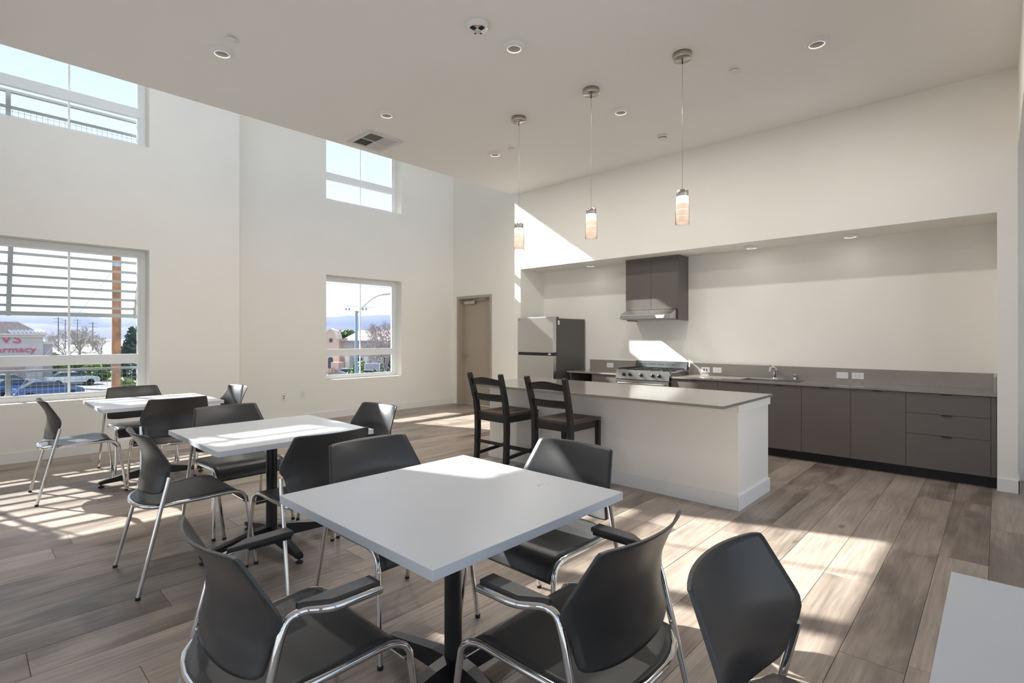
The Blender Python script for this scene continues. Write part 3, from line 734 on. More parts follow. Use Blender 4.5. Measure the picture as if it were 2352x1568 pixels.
for yy, w_ in ((4.62, 'left of the wall cabinet'), (2.23, 'right of the wall cabinet'), (1.19, 'at the right end')):
    downlight((6.72, yy, RZ), 'recessed light in the niche soffit ' + w_, .12, 'recessed niche lights')

def sprinkler(x, y, label):
    r = empty('sprinkler_cover', (x, y, H), label=label, cat='sprinkler', group='flat sprinkler covers')
    MB().lathe([(0,-.014),(.040,-.014),(.042,-.012),(.042,-.0105),(0,-.0105)], n=28).build('cover_plate', 'white_plastic', r)
    MB().lathe([(0,-.0105),(.028,-.0105),(.028,-.0005),(0,-.0005)], n=24).build('cup', 'white_plastic', r)
sprinkler(1.496, 4.464, 'flat round sprinkler cover at the far left of the ceiling')
sprinkler(4.738, 1.722, 'flat round sprinkler cover right of the near pendant')
sprinkler(4.783, 4.494, 'flat round sprinkler cover beside the far pendant')
r = empty('smoke_detector', (5.709, 2.902, H), label='small white smoke detector near the kitchen wall', cat='detector')
MB().lathe([(0,-.042),(.030,-.042),(.042,-.034),(.045,-.020),(.056,-.018),(.056,-.0005),(0,-.0005)], n=28).build('body', 'white_plastic', r); MB().lathe([(.0455,-.030),(.0455,-.024)], n=28).build('intake', 'dark_slot', r)
r = empty('fire_alarm', (2.706, 2.892, H), math.radians(YAW-90), label='round white fire alarm strobe with red lettering', cat='alarm')
MB().lathe([(0,-.045),(.062,-.045),(.074,-.038),(.080,-.012),(.086,-.010),(.086,-.0005),(0,-.0005)], n=36).build('body', 'white_plastic', r)
MB().lathe([(0,-.066),(.018,-.064),(.026,-.055),(.026,-.0455),(0,-.0455)], n=20).build('strobe_lens', 'clear_glass', r)
for s_ in (-1, 1):
    a = s_*.75
    m_ = MB().box(-.016, .016, -.066, -.026, -.056, -.0455, .002); ca, sa = math.cos(a), math.sin(a); m_.v = [(x*ca-y*sa, x*sa+y*ca, z) for x, y, z in m_.v]; m_.build('reflector', 'black_glass', r, 'dark strobe window')
    MB().lathe([(0,-.0465),(.009,-.0465),(.009,-.0445),(0,-.0445)], (s_*.022, .048, 0), 12).build('sounder_hole', 'dark_slot', r)
text_mesh('lettering', 'FIRE', .026, 'alarm_red', r, (0, -.052, -.0462), (PI, 0, 0), .0004, label='red letters').scale = (1, 1, 1)
# air vent
VX0, VX1, VY0, VY1 = 3.235, 3.705, 5.268, 5.782
r = empty('air_vent', ((VX0+VX1)/2, (VY0+VY1)/2, H), label='square white air vent in the ceiling near its edge', cat='air vent'); off = r.location
m_ = MB(); f = .05
m_.prism([(VX0,H-.0005),(VX0+.008,H-.022),(VX0+f,H-.016),(VX0+f,H-.0005)], 1, VY0, VY1).prism([(VX1,H-.0005),(VX1-.008,H-.022),(VX1-f,H-.016),(VX1-f,H-.0005)], 1, VY0, VY1)
m_.prism([(VY0,H-.0005),(VY0+.008,H-.022),(VY0+f,H-.016),(VY0+f,H-.0005)], 0, VX0+f, VX1-f).prism([(VY1,H-.0005),(VY1-.008,H-.022),(VY1-f,H-.016),(VY1-f,H-.0005)], 0, VX0+f, VX1-f)
m_.build('frame', 'vent_metal', r, off=off)
MB().box(VX0+f, VX1-f, VY0+f, VY1-f, H-.003, H-.001).build('backing', 'duct_dark', r, off=off)
vxm, vym = (VX0+VX1)/2, (VY0+VY1)/2
for qx in (0, 1):
    for qy in (0, 1):
        x0, x1 = (VX0+f, vxm-.004) if qx == 0 else (vxm+.004, VX1-f); y0, y1 = (VY0+f, vym-.004) if qy == 0 else (vym+.004, VY1-f)
        alongx = (qx+qy) % 2 == 0
        for k in range(9):
            t = (k+.5)/9; sgn = 1 if (qy if alongx else qx) else -1
            if alongx:
                y = y0+(y1-y0)*t; MB().bar([(x0, y, H-.011), (x1, y, H-.011)], .0145, .0016, up=(0, .75*sgn, 1)).build('louvre', 'vent_metal', r, off=off)
            else:
                x = x0+(x1-x0)*t; MB().bar([(x, y0, H-.011), (x, y1, H-.011)], .0145, .0016, up=(.75*sgn, 0, 1)).build('louvre', 'vent_metal', r, off=off)
MB().box(vxm-.004, vxm+.004, VY0+f, VY1-f, H-.018, H-.004).box(VX0+f, VX1-f, vym-.004, vym+.004, H-.018, H-.004).build('divider', 'vent_metal', r, off=off)

# ------------------------------------------------------------------ tables and chairs
TH = .765
def make_table(label):
    r = empty('square_table', label=label, cat='table', group='square white tables')
    s_ = .476
    MB().box(-s_, s_, -s_, s_, TH-.0315, TH, .002).build('tabletop', 'table_laminate', r)
    MB().box(-.14, .14, -.14, .14, TH-.040, TH-.0318, .001).build('mounting_plate', 'black_metal', r)
    MB().lathe([(.0345,.05),(.0345,TH-.0402)], n=28).build('column', 'black_metal', r)
    for k in range(4):
        a = k*PI/2; c_, s2_ = math.cos(a), math.sin(a)
        m_ = MB().bar([(.015,0,.088),(.10,0,.083),(.395,0,.046),(.425,0,.040)], [.052,.050,.040,.036], [.088,.080,.030,.022])
        m_.v = [(x*c_-y*s2_, x*s2_+y*c_, z) for x, y, z in m_.v]
        leg = m_.build('leg', 'black_metal', r)
        MB().lathe([(0,0),(.022,0),(.024,.006),(.016,.012),(.006,.014),(.006,.034),(0,.034)], (.408*c_, .408*s2_, 0), 14).build('glide', 'rubber', leg)
    return r
TAB = [((1.333, 1.565), 'near square white table with scuff marks in the foreground'), ((1.430, 3.530), 'middle square white table of the row'),
       ((1.310, 6.008), 'far square white table in front of the louvred window'), ((1.310, -.386), 'white table cut off at the lower right corner')]
t0 = make_table(TAB[0][1]); t0.location = (*TAB[0][0], 0)
for p, lab in TAB[1:]:
    t = copy_tree(t0); t.location = (*p, 0); t['label'] = lab
# scuffs on the near table
for (x, y, a, l_) in ((1.655, 1.40, .5, .018), (1.672, 1.395, -.3, .012), (1.69, 1.375, .2, .010), (1.70, 1.35, .9, .008), (1.51, 1.70, .3, .006), (1.645, 1.385, .1, .016)):
    dx, dy = math.cos(a)*l_/2, math.sin(a)*l_/2
    MB().bar([(x-dx-1.333, y-dy-1.565, TH+.0002), (x+dx-1.333, y+dy-1.565, TH+.0002)], .003, .0003).build('scuff', 'sign_grey', t0)

TR = .0112
def make_chair(name, arms):
    r = empty(name, cat='chair', group='black stacking chairs')
    HWB = [(.506,.222),(.520,.235),(.60,.243),(.622,.252),(.636,.264),(.660,.2675),(.685,.2655),(.845,.2235)]
    UC = [(.506,-.226),(.53,-.222),(.575,-.218),(.614,-.210),(.66,-.206),(.705,-.209),(.75,-.224),(.80,-.252),(.845,-.284)]
    US = [(.506,-.186),(.53,-.178),(.623,-.150),(.655,-.1455),(.685,-.1495),(.705,-.1595),(.78,-.2005),(.845,-.236)]
    def back(k):
        def fn(a, b):
            s_ = a*2-1; z = .506+(.845-.506)*b
            zz = z-.004*abs(s_)**24*max(0, (b-.97)/.03) + (.016*abs(s_)**4*max(0, 1-b/.12) if b < .12 else 0)
            hw = interp(z, HWB); u = smooth_interp(z, UC)*(1-abs(s_)**2.1)+interp(z, US)*abs(s_)**2.1
            return (u+(-.0045 if k else .0045), s_*hw, zz)
        return fn
    nu, nv = 21, 26
    m_ = MB().grid(back(0), nu, nv); n = nu*nv; m_.grid(back(1), nu, nv)
    m_.f = [q if i < (nu-1)*(nv-1) else q[::-1] for i, q in enumerate(m_.f)]
    for i in range(nu-1): m_.f += [(i+1, i, n+i, n+i+1), (n-nu+i, n-nu+i+1, 2*n-nu+i+1, 2*n-nu+i)]; m_.sm += [False]*2
    for j in range(nv-1): m_.f += [(j*nu, (j+1)*nu, n+(j+1)*nu, n+j*nu), ((j+1)*nu+nu-1, j*nu+nu-1, n+j*nu+nu-1, n+(j+1)*nu+nu-1)]; m_.sm += [False]*2
    m_.build('backrest', 'chair_plastic', r)
    # seat shell with rounded rear and waterfall front
    prof = [(-.268,.462),(-.248,.4655),(-.18,.469),(-.10,.466),(0,.467),(.08,.472),(.13,.476),(.165,.4755),(.195,.468),(.220,.453),(.238,.432),(.250,.408),(.257,.384)]
    def seat(k):
        def fn(a, b):
            t = b*(len(prof)-1); i = min(int(t), len(prof)-2); q = t-i
            u = prof[i][0]*(1-q)+prof[i+1][0]*q; z = prof[i][1]*(1-q)+prof[i+1][1]*q; s_ = a*2-1
            hw = .228+.012*min(1, b*2)
            u2 = u+(.075*abs(s_)**2.4*max(0, 1-b*4.5) if b < .23 else 0)
            z -= .010*(1-s_*s_)*math.sin(min(1, b*1.5)*PI)
            return (u2-(.004 if k and u > .2 else 0), s_*hw, z-(.008 if k else 0))
        return fn
    nu, nv = 17, 37
    m_ = MB().grid(seat(0), nu, nv); n = nu*nv; m_.grid(seat(1), nu, nv)
    m_.f = [q[::-1] if i >= (nu-1)*(nv-1) else q for i, q in enumerate(m_.f)]
    for i in range(nu-1): m_.f += [(i+1, i, n+i, n+i+1), (n-nu+i, n-nu+i+1, 2*n-nu+i+1, 2*n-nu+i)]; m_.sm += [False]*2
    for j in range(nv-1): m_.f += [(j*nu, (j+1)*nu, n+(j+1)*nu, n+j*nu), ((j+1)*nu+nu-1, j*nu+nu-1, n+j*nu+nu-1, n+(j+1)*nu+nu-1)]; m_.sm += [False]*2
    m_.build('seat', 'chair_plastic', r)
    # chrome seat frame: front bends, side rails and the hoop round the rear
    half = [(.2555, .258, .375), (.250, .256, .415), (.236, .253, .437), (.214, .250, .451), (.185, .248, .459), (.15, .2465, .461), (.0, .243, .456), (-.12, .240, .456)]
    hoop = [(-.172,.234,.453),(-.212,.210,.450),(-.243,.166,.449),(-.262,.11,.448),(-.271,.05,.448)]
    path = half+hoop; path = path+[(x, -y, z) for x, y, z in reversed(path)]
    MB().tube(path, TR, 10).build('seat_frame', 'chrome', r)
    MB().tube([(.236,-.252,.40),(.236,.252,.40)], .006, 8).build('cross_bar', 'chrome', r)
    for s_ in (-1, 1):
        lg = MB().tube([(.3000, s_*.276, .012), (.2555, s_*.258, .378)], TR, 10).build('leg', 'chrome', r)
        MB().lathe([(0,0),(.0125,0),(.0125,.016),(0,.016)], (.3005, s_*.2765, 0), 12).build('foot_cap', 'rubber', lg)
        up = [(-.297, s_*.284, .012), (-.187, s_*.266, .462), (-.150, s_*.262, .612)]
        if arms:
            ap = round_path(up+[(-.128, s_*.259, .664), (-.085, s_*.262, .672), (-.030, s_*.308, .672), (.115, s_*.312, .672)], .035, 6)
            lg = MB().tube(ap, TR, 10).build('leg', 'chrome', r)
            MB().prism([(-.10, s_*.246), (.118, s_*.248), (.118, s_*.305), (-.028, s_*.302), (-.085, s_*.264), (-.10, s_*.260)], 2, .6755, .6925, .003).build('armrest_pad', 'chair_plastic', r)
            MB().box(-.03, .112, s_*.274-.02, s_*.274+.02, .664, .6755).build('armrest_base', 'black_plastic', r)
        else:
            lg = MB().tube(up, TR, 10).build('leg', 'chrome', r)
        MB().lathe([(0,0),(.0125,0),(.0125,.016),(0,.016)], (-.2975, s_*.2845, 0), 12).build('foot_cap', 'rubber', lg)
    return r
PX, PY, NX, NY = 0, PI/2, PI, -PI/2
plain0 = make_chair('stacking_chair', False); arm0 = make_chair('armchair', True); used = set()
def place(proto, x, y, rot, deg, label):
    o = proto if proto.name not in used else copy_tree(proto)
    used.add(proto.name); o.location = (x, y, 0); o.rotation_euler = (0, 0, rot+math.radians(deg)); o['label'] = label
place(arm0, .700, 1.579, PX, 0, 'black armchair with chrome arms left of the near table')
place(arm0, 1.319, .960, PY, 0, 'black armchair with chrome arms in front of the near table, back to the viewer')
place(plain0, 1.478, 2.175, NY, 0, 'black chrome legged chair behind the near table facing the viewer')
place(plain0, 1.896, 1.565, NX, 0, 'black chrome legged chair right of the near table, back half in sunlight')
place(plain0, .945, 3.580, PX, 0, 'black chrome legged chair left of the middle table')
place(plain0, 1.462, 2.995, PY, 0, 'black chrome legged chair in front of the middle table, back to the viewer')
place(plain0, 1.4535, 4.195, NY, 2, 'black chrome legged chair behind the middle table facing the viewer')
place(plain0, 2.075, 3.605, NX, 3, 'black chrome legged chair right of the middle table, back streaked by sun')
place(plain0, .740, 6.008, PX, 0, 'black chrome legged chair left of the far table')
place(plain0, 1.339, 5.530, PY, 0, 'black chrome legged chair in front of the far table, back to the viewer')
place(plain0, 1.318, 6.640, NY, 3, 'black chrome legged chair behind the far table under the window')
place(plain0, 1.905, 6.160, NX, 4, 'black chrome legged chair right of the far table, back crossed by a shadow line')
place(plain0, 1.290, .246, NY, 0, 'black chair in the right foreground at the cut off table')

# ------------------------------------------------------------------ outside: louvre, guards
XO0, XO1 = -1.62, 1.76
r = empty('sun_louvre', (.3, YL+.25, 2.6), label='grey slatted sun louvre sloping outward outside the left window', cat='louvre'); off = r.location
def ly(z): return 8.834+(2.015-z)*.556
for z in (2.515, 2.39, 2.262, 2.136, 2.014, 1.895, 1.778):
    MB().bar([(XO0, ly(z), z), (XO1, ly(z), z)], .030, .030).build('slat', 'awning_metal', r, off=off)
MB().box(XO0, XO1, ly(1.68)-.03, ly(1.68)+.03, 1.655, 1.705).build('bottom_rail', 'awning_metal', r, off=off)
for x in (-1.6, -.87, .435, XO1-.02):
    MB().bar([(x, ly(2.62), 2.62), (x, ly(1.66), 1.66)], .045, .05, up=(0, 1, .55)).build('support', 'awning_metal', r, off=off)
    MB().bar([(x, YL+.241, 2.60), (x, ly(2.60), 2.60)], .03, .03).build('bracket', 'awning_metal', r, off=off)
def guard(z_top, z_mid, z0, label, two):
    yg = 8.22
    r = empty('window_guard', (.7, yg, z0), label=label, cat='railing'); off = r.location
    MB().box(-1.6, 1.95, yg-.02, yg+.02, z_top-.015, z_top+.015, .004).build('top_rail', 'rail_metal', r, off=off)
    if two: MB().box(-1.6, 1.95, yg-.02, yg+.02, z_mid-.013, z_mid+.013, .004).build('mid_rail', 'rail_metal', r, off=off)
    MB().box(-1.6, 1.95, yg-.02, yg+.02, z0, z0+.04, .004).build('bottom_rail', 'rail_metal', r, off=off)
    for x in (-1.58, -.6, .395, 1.93): MB().box(x-.022, x+.022, yg-.022, yg+.022, z0, z_top, .003).build('post', 'rail_metal', r, off=off)
    for x in (-1.58, 1.93): MB().box(x-.02, x+.02, YL+.241, yg-.022, z0+.05, z0+.09).build('bracket', 'rail_metal', r, off=off)
    zt_ = z_mid if two else z_top; m_ = MB(); x = -1.55
    while x < 1.92: m_.box(x-.0016, x+.0016, yg-.0016, yg+.0016, z0+.03, zt_-.02); x += .0508
    z = z0+.05
    while z < zt_-.02: m_.box(-1.58, 1.93, yg-.0032, yg-.0016, z-.0016, z+.0016); z += .0508
    tag(m_.build('wire_mesh', 'rail_metal', r, off=off), kind='stuff')
guard(.985, 0, .56, 'metal guard rail with wire mesh outside the lower left window', False)
guard(4.18, 4.00, 3.55, 'metal guard rail with wire mesh outside the upper left window', True)

# ------------------------------------------------------------------ outside: street
G = -3.8
def spot(px, depth, z=G):
    p = FW*depth+RT*((px-1176)/F_PX*depth); return (p.x, p.y, z)
struct('ground', MB().box(-400, 900, 9.5, 900, G-.5, G), 'asphalt', 'pale asphalt parking lot and street outside', 'ground')
struct('ground_rear', MB().box(-400, 900, -400, YB-.6, G-.5, G).box(-400, XB-.6, YB-.6, 9.5, G-.5, G), 'concrete', 'pale paving behind the building', 'ground')
def patch(name, pts, m, label, cat, h=.12):
    tag(MB().prism([(p[0], p[1]) for p in pts], 2, G+.002, G+h).build(name, m), label, cat, None, 'structure')
patch('lawn', [spot(205, 62), spot(330, 60), spot(345, 100), spot(190, 100)], 'lawn', 'bright green lawn strip behind the utility pole', 'lawn', .10)
patch('sidewalk', [spot(150, 52), spot(330, 49), spot(335, 51.5), spot(150, 54.5)], 'concrete', 'pale kerb and sidewalk beyond the parked cars', 'sidewalk', .14)
patch('sidewalk_street', [spot(690, 58), spot(960, 52), spot(970, 60), spot(690, 66)], 'concrete', 'sidewalk in front of the peach building', 'sidewalk', .14)

# hills
def hill(name, px0, px1, depth, z_of, m, label):
    n = 60; m_ = MB(); vs = []; fs = []
    for i in range(n+1):
        px = px0+(px1-px0)*i/n; zt_ = z_of(px, i)
        for d_, z in ((depth*.86, G), (depth*.93, G+(zt_-G)*.62), (depth, zt_), (depth*1.15, G)): vs.append(spot(px, d_, z))
    for i in range(n):
        for k in range(3): fs.append((i*4+k, i*4+4+k, i*4+5+k, i*4+1+k))
    m_.add(vs, fs, True); tag(m_.build(name, m), label, 'hill', None, 'structure')
def ridge(base, seed):
    rr = random.Random(seed); ph = [rr.uniform(0, 6) for _ in range(5)]
    return lambda px, i: base*(1+.16*math.sin(px*.011+ph[0])+.09*math.sin(px*.027+ph[1])+.05*math.sin(px*.063+ph[2])+.03*math.sin(px*.14+ph[3]))
hill('hill', -500, 1500, 2400, ridge(112, 3), 'hill_far_haze', 'haze tinted pale blue mountain ridge on the horizon')
hill('hill', -500, 1300, 1500, ridge(34, 8), 'hill_near_haze', 'low foothill tinted violet blue with haze in front of the mountain ridge')

# utility poles
r = empty('utility_pole', spot(265, 20), label='brown wooden utility pole outside the louvred window', cat='utility pole')
MB().tube([(0,0,0), (.03,.02,4), (.05,.05,8.32)], [.165, .150, .142], 16).build('shaft', 'pole_wood', r)
MB().lathe([(.150,7.9),(.150,8.06)], (.048,.047,0), 16).build('band', 'galvanised', r)
MB().tube([(-.1,0,7.7), (-4.4, 3.2, 0)], .008, 5).build('guy_wire', 'galvanised', r)
MB().box(-.02, .34, -.24, -.20, 3.05, 3.25).build('tag_plate', 'sticker', r)
for i, (px, d_, h_) in enumerate(((134, 190, 12.5), (150, 230, 13), (178, 240, 13.5), (213, 200, 11))):
    r = empty('power_pole', spot(px, d_), label='thin dark distant power pole, ' + ('leftmost of four', 'second of four from the left', 'third of four from the left', 'rightmost of four')[i], cat='power pole', group='distant power poles')
    MB().tube([(0,0,0),(0,0,h_)], [.22,.14], 8).build('shaft', 'bark', r)
    for zz in (h_-.6, h_-1.9): MB().bar([(-1.5,-1.0,zz),(1.5,1.0,zz)], .12, .12).build('cross_arm', 'bark', r)

# pharmacy building (left)
a = spot(113, 60); BX1, BY0 = a[0], a[1]
r = empty('shop_building', (BX1-12, BY0, G), label='pale shop building with red wall lettering at the left edge', cat='building'); off = r.location
MB().box(BX1-30, BX1-.5, BY0+.35, BY0+22, G, 1.35).build('wall', 'stucco_pale', r, off=off)
MB().box(BX1-30, BX1-.3, BY0+.15, BY0+22.2, 1.35, 1.62).box(BX1-30, BX1-.1, BY0-.05, BY0+22.4, 1.62, 1.82).build('cornice', 'stucco_trim', r, off=off)
MB().box(BX1-.49, BX1+.35, BY0+.6, BY0+2.6, G, .55).build('pilaster', 'stucco_grey', r, off=off); MB().box(BX1-.49, BX1+.5, BY0+.5, BY0+2.8, .55, .85).build('pilaster_cap', 'stucco_trim', r, off=off)
MB().prism([(BX1-30, 1.82), (BX1-.6, 1.82), (BX1-2.6, 3.1), (BX1-28, 3.1)], 1, BY0+.5, BY0+20).build('roof', 'roof_tile', r, off=off)
for i in range(9): MB().tube([(BX1-.35-i*.34, BY0-.02, 1.90), (BX1-.7-i*.34, BY0+.9, 2.2)], .15, 8).build('roof_tile', 'sticker', r, off=off)
MB().box(BX1-30, BX1-2.0, BY0+.28, BY0+.349, G, -1.2).build('plinth', 'roof_tile', r, off=off)
MB().box(BX1-16, BX1-9, BY0+.29, BY0+.349, G+.1, -1.25).build('shop_window', 'outside_glass', r, off=off)
sx_ = spot(51, 60)[0]
text_mesh('wall_lettering', 'CVS', 1.34, 'sign_red', r, (sx_-1.62-off[0], BY0+.30-off[1], 1.13-off[2]), (PI/2, 0, 0), .05, label='large red capital letters', sx=1.25)
text_mesh('wall_lettering', 'pharmacy', .98, 'sign_red', r, (sx_-1.15-off[0], BY0+.30-off[1], -.02-off[2]), (PI/2, 0, 0), .05, label='smaller red lowercase letters', sx=1.15)

# peach building (far window)
p0 = spot(742, 70); p1 = spot(905, 66)
ang = math.atan2(p1[1]-p0[1], p1[0]-p0[0]); LB = math.hypot(p1[0]-p0[0], p1[1]-p0[1])
r = empty('mission_building', p0, ang, label='peach mission style building with curved gable beyond the far window', cat='building')
MB().box(2.6, LB, .6, 9, 0, 4.7).build('wall', 'stucco_grey', r)
MB().prism([(0,0),(2.7,0),(2.7,5.0),(2.35,5.0),(2.25,5.5),(1.95,6.0),(1.4,6.25),(.85,6.0),(.55,5.5),(.45,5.0),(0,5.0)], 1, -.1, 1.0).build('gable', 'stucco_peach', r)
MB().prism([(2.75,4.95),(2.75,5.1),(2.35,5.1),(2.28,5.58),(1.97,6.12),(1.4,6.38),(.83,6.12),(.52,5.58),(.45,5.1),(0,5.1),(0,4.95),(.5,4.95),(.62,5.5),(.9,5.95),(1.4,6.2),(1.9,5.95),(2.18,5.5),(2.3,4.95)], 1, -.22, .3).build('gable_cap', 'stucco_trim', r)
MB().lathe([(0,0),(.28,0),(.28,.06),(0,.06)], (1.4,-.17,4.75), 16, 1).build('round_window', 'outside_glass', r)
for x0, x1, z1 in ((.95, 1.75, 2.45), (4.7, 5.9, 2.5), (9.3, 10.2, 2.4)):
    pts = [(x0, .9 if x0 > 2 else 1.0), (x1, .9 if x0 > 2 else 1.0), (x1, z1-.3)]+[((x0+x1)/2+(x1-x0)/2*math.cos(t*PI/6), z1-.3+(x1-x0)/2*math.sin(t*PI/6)) for t in range(1, 6)]+[(x0, z1-.3)]
    MB().prism(pts, 1, -.14 if x0 < 2 else .55, -.10 if x0 < 2 else .60).build('arched_window', 'outside_glass', r)
MB().prism([(.0,4.65),(9.2,4.65),(9.2,4.75),(4.6,6.15),(4.3,6.15),(.0,4.75)], 0, 2.8, LB+.4).build('roof', 'roof_tile', r)
MB().box(0, 2.72, -.16, -.1, 2.5, 2.62).box(2.6, LB, .52, .6, 2.5, 2.6).build('string_course', 'stucco_trim', r)
for x in (3.7, 6.7): MB().box(x, x+.7, -.1, .6, 0, 2.7).build('pier', 'stucco_trim', r)
MB().box(2.4, 3.6, -1.3, .6, 0, 1.9).build('porch', 'stucco_peach', r)

# street lamp and wires
b0 = spot(818.5, 40)
r = empty('street_lamp', b0, label='teal grey street lamp with curved arm beyond the far window', cat='street lamp')
MB().tube([(0,0,0),(0,0,7.2)], [.13,.10], 12).build('pole', 'street_pole', r)
dv = (RT*1.0)
arm = [(0,0,6.95)]+[tuple(dv*(2.1*t)+Vector((0,0,6.95+1.5*math.sin(t*PI/2)))) for t in (.15,.3,.45,.6,.75,.9,1.0)]
MB().tube(arm, .045, 8).build('arm', 'galvanised', r)
MB().box(-.1, .1, -.06, .06, 0, .1).build('base_collar', 'galvanised', r)
hd_ = dv*2.3; MB().bar([tuple(dv*2.0+Vector((0,0,8.45))), tuple(dv*2.65+Vector((0,0,8.5)))], [.14,.2], [.1,.08]).build('lamp_head', 'galvanised', r)
MB().tube([tuple(dv*-.9+Vector((0,0,7.6))), tuple(dv*1.4+Vector((0,0,7.45)))], .02, 5).build('cross_wire', 'galvanised', r)
for t in (-.8, -.55, .5, .75): MB().lathe([(0,0),(.07,.02),(.07,.16),(0,.18)], tuple(dv*t+Vector((0,0,7.25))), 8).build('insulator', 'street_pole', r)
w0, w1 = spot(700, 45, 6.2), spot(960, 42, 5.2)
for w_, lab in ((w0, 'wooden line pole hidden left of the far window'), (w1, 'wooden line pole hidden right of the far window')):
    r = empty('line_pole', (w_[0], w_[1], G), label=lab, cat='power pole'); MB().tube([(0,0,0),(0,0,w_[2]-G)], [.16,.12], 8).build('shaft', 'pole_wood', r)
tag(MB().tube([w0, w1], .02, 5).build('power_line', 'galvanised'), 'thin power line crossing the sky in the far window', 'power line')

# monument sign, banner
r = empty('monument_sign', spot(778, 55), math.radians(YAW-90), label='grey arched monument sign on a white base by the street', cat='sign')
MB().prism([(-1.1,.25),(1.1,.25),(1.1,1.0)]+[(1.1*math.cos(t*PI/10), 1.0+.55*math.sin(t*PI/10)) for t in range(1, 10)]+[(-1.1,1.0)], 1, -.15, .15).build('panel', 'sign_grey', r)
MB().box(-1.4, 1.3, -.3, .3, 0, .25).build('base', 'sticker', r); MB().box(-1.4, -1.15, -.25, .25, .25, 1.2).build('end_post', 'sticker', r)
r = empty('street_banner', spot(855, 46), math.radians(YAW-90), label='white framed street board hanging among bare branches', cat='sign')
MB().box(-.62, .62, -.02, .02, 2.3, 2.82).build('panel', 'sign_grey', r)
MB().box(-.68, .68, -.03, .03, 2.82, 2.88).box(-.68, .68, -.03, .03, 2.24, 2.30).box(-.68, -.62, -.03, .03, 2.30, 2.82).box(.62, .68, -.03, .03, 2.30, 2.82).build('frame', 'sticker', r)
MB().box(-.04, .04, .03, .08, 0, 2.3).build('post', 'galvanised', r)

# trees and shrubs
def leafy(name, p, w, h, z0, n, m, label, cat, size=.22, cone=False, trunk=True, seed=1):
    rr = random.Random(seed); r = empty(name, p, label=label, cat=cat)
    m_ = MB()
    for i in range(n):
        while True:
            x, y, z = rr.uniform(-1,1), rr.uniform(-1,1), rr.uniform(-1,1)
            d_ = x*x+y*y+z*z
            if .25 < d_ < 1: break
        k = (1-(z+1)/2*.85) if cone else 1
        c = Vector((x*w*k, y*w*k, z0+(z+1)/2*h))+Vector((rr.gauss(0, .06), rr.gauss(0, .06), rr.gauss(0, .06)))*w
        a = Vector((rr.gauss(0,1), rr.gauss(0,1), rr.gauss(0,1))).normalized(); b = a.orthogonal().normalized(); s_ = size*rr.uniform(.6, 1.4)
        m_.add([c-a*s_, c+b*s_*.6, c+a*s_, c-b*s_*.6], [(0,1,2,3)])
    tag(m_.build('foliage', m, r), kind='stuff')
    if trunk: MB().tube([(0,0,0),(0,0,z0+h*.6)], [.06*w+.05,.03], 7).build('trunk', 'bark', r)
    return r
def bare(name, p, h, label, m='bark_pale', seed=1, levels=5):
    rr = random.Random(seed); r = empty(name, p, label=label, cat='tree'); m_ = MB()
    def grow(q, d_, L_, rad, lv):
        e_ = q+d_*L_
        m_.tube([q, (q+e_)/2+Vector((rr.gauss(0,.05), rr.gauss(0,.05), rr.gauss(0,.05)))*L_, e_], [rad, rad*.85, rad*.7], 4, caps=False)
        if lv == 0: return
        for _ in range(3 if lv > 1 else 5):
            nd = (d_+Vector((rr.gauss(0,.5), rr.gauss(0,.5), rr.gauss(.12,.3)))).normalized(); grow(e_, nd, L_*rr.uniform(.6, .85), rad*.62, lv-1)
    trunk = MB().tube([(0,0,0),(0,0,h*.24)], [h*.022, h*.018], 7).build('trunk', m, r)
    for k in range(4): grow(Vector((0,0,h*.23)), Vector((rr.gauss(0,.45), rr.gauss(0,.45), 1)).normalized(), h*.22, h*.016, levels)
    tag(m_.build('branches', m, r), kind='stuff'); return r
bare('bare_tree', spot(182, 75), 7.2, 'bare grey brown tree between the shop and the utility pole', 'bark_pale', 4)
bare('bare_tree', spot(232, 96), 6.0, 'smaller bare tree just left of the utility pole', 'bark_pale', 9)
bare('bare_tree', spot(150, 95), 6.6, 'bare tree beside the shop building', 'bark_pale', 12)
bare('bare_tree', spot(885, 55), 7.4, 'bare tree at the right edge of the far window', 'bark_pale', 15)
bare('bare_tree', spot(862, 52), 5.6, 'bare tree behind the white framed street board', 'bark_pale', 18)
bare('bare_tree', spot(757, 50), 2.6, 'small bare shrub at the lower left of the far window', 'bark', 21, 4)
leafy('conifer', spot(305, 55), 1.7, 5.6, .6, 2600, 'leaf_dark', 'dark green conifer right of the utility pole', 'tree', .28, True, seed=2)
leafy('conifer', spot(330, 52), 1.6, 4.4, .6, 1600, 'leaf_dark', 'dark green conifer at the right edge of the louvred window', 'tree', .28, True, seed=3)
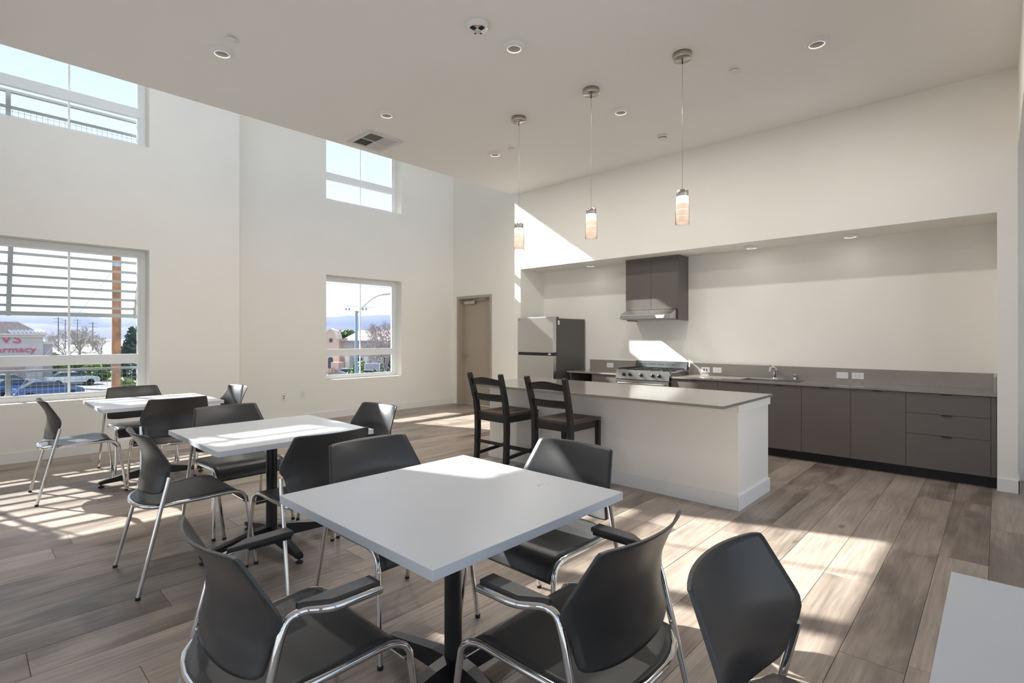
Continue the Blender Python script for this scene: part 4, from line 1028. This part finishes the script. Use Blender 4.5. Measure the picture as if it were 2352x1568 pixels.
for i, (px, d_, w, h, m, lab) in enumerate((
    (127, 64, .9, 3.2, 'leaf_lime', 'bright lime shrub against the shop corner'), (146, 67, 1.1, 2.6, 'leaf_green', 'green shrub right of the lime shrub'),
    (190, 71, 1.2, 2.2, 'leaf_green', 'green shrub under the large bare tree'), (212, 66, 1.0, 2.0, 'leaf_lime', 'pale green shrub left of the utility pole'),
    (244, 78, 1.2, 2.4, 'leaf_green', 'dark green shrub touching the utility pole'), (176, 60.5, 1.1, 1.2, 'leaf_dark', 'low dark hedge behind the white car'),
    (232, 62, .9, 1.2, 'leaf_green', 'low hedge left of the pole tag'), (288, 49, .8, 1.2, 'leaf_lime', 'low lime hedge right of the utility pole'),
    (893, 62, 1.5, 5.0, 'leaf_dark', 'tall dark evergreen at the right of the far window'), (835, 54, 1.6, 2.6, 'leaf_green', 'green bush under the street board'),
    (872, 45, 1.2, 2.2, 'leaf_dark', 'dark bush at the lower right of the far window'), (800, 57, .7, 1.2, 'leaf_green', 'small bush beside the monument sign'))):
    leafy('shrub', spot(px, d_), w, h, .05, 700, m, lab, 'shrub', .2, False, False, seed=30+i)
leafy('tree', spot(800, 120), 3, 2.4, 4.2, 600, 'leaf_green', 'round green tree behind the peach building roof', 'tree', .5, seed=60)

# parked cars
def car(p, rz, m, label):
    r = empty('car', p, rz, label=label, cat='car')
    MB().prism([(-2.2,.32),(2.2,.32),(2.25,.62),(2.1,.86),(1.1,.98),(-1.6,1.02),(-2.15,.98),(-2.25,.6)], 1, -.88, .88, .06).build('body', m, r)
    MB().prism([(-1.75,1.0),(1.05,.97),(.35,1.42),(-1.1,1.46)], 1, -.74, .74, .05).build('windows', 'outside_glass', r)
    MB().prism([(-1.15,1.43),(.38,1.40),(.25,1.47),(-1.0,1.50)], 1, -.72, .72, .02).build('roof', m, r)
    for x in (-1.35, 1.38):
        for s_ in (-1, 1): MB().lathe([(0,-.1),(.26,-.1),(.33,-.08),(.33,.08),(.26,.1),(0,.1)], (x, s_*.82, .33), 16, 1).build('wheel', 'tyre', r)
car(spot(166, 56), .1, 'car_white', 'white car parked beside the low dark hedge')
car(spot(112, 44), .1, 'car_blue', 'blue car parked nearest the building')
car(spot(42, 46), .15, 'car_blue', 'blue car parked left beside the guard post')
car(spot(20, 52), .1, 'car_silver', 'silver car parked in front of the shop')
car(spot(808, 62), -.5, 'car_white', 'white car parked behind the street lamp')
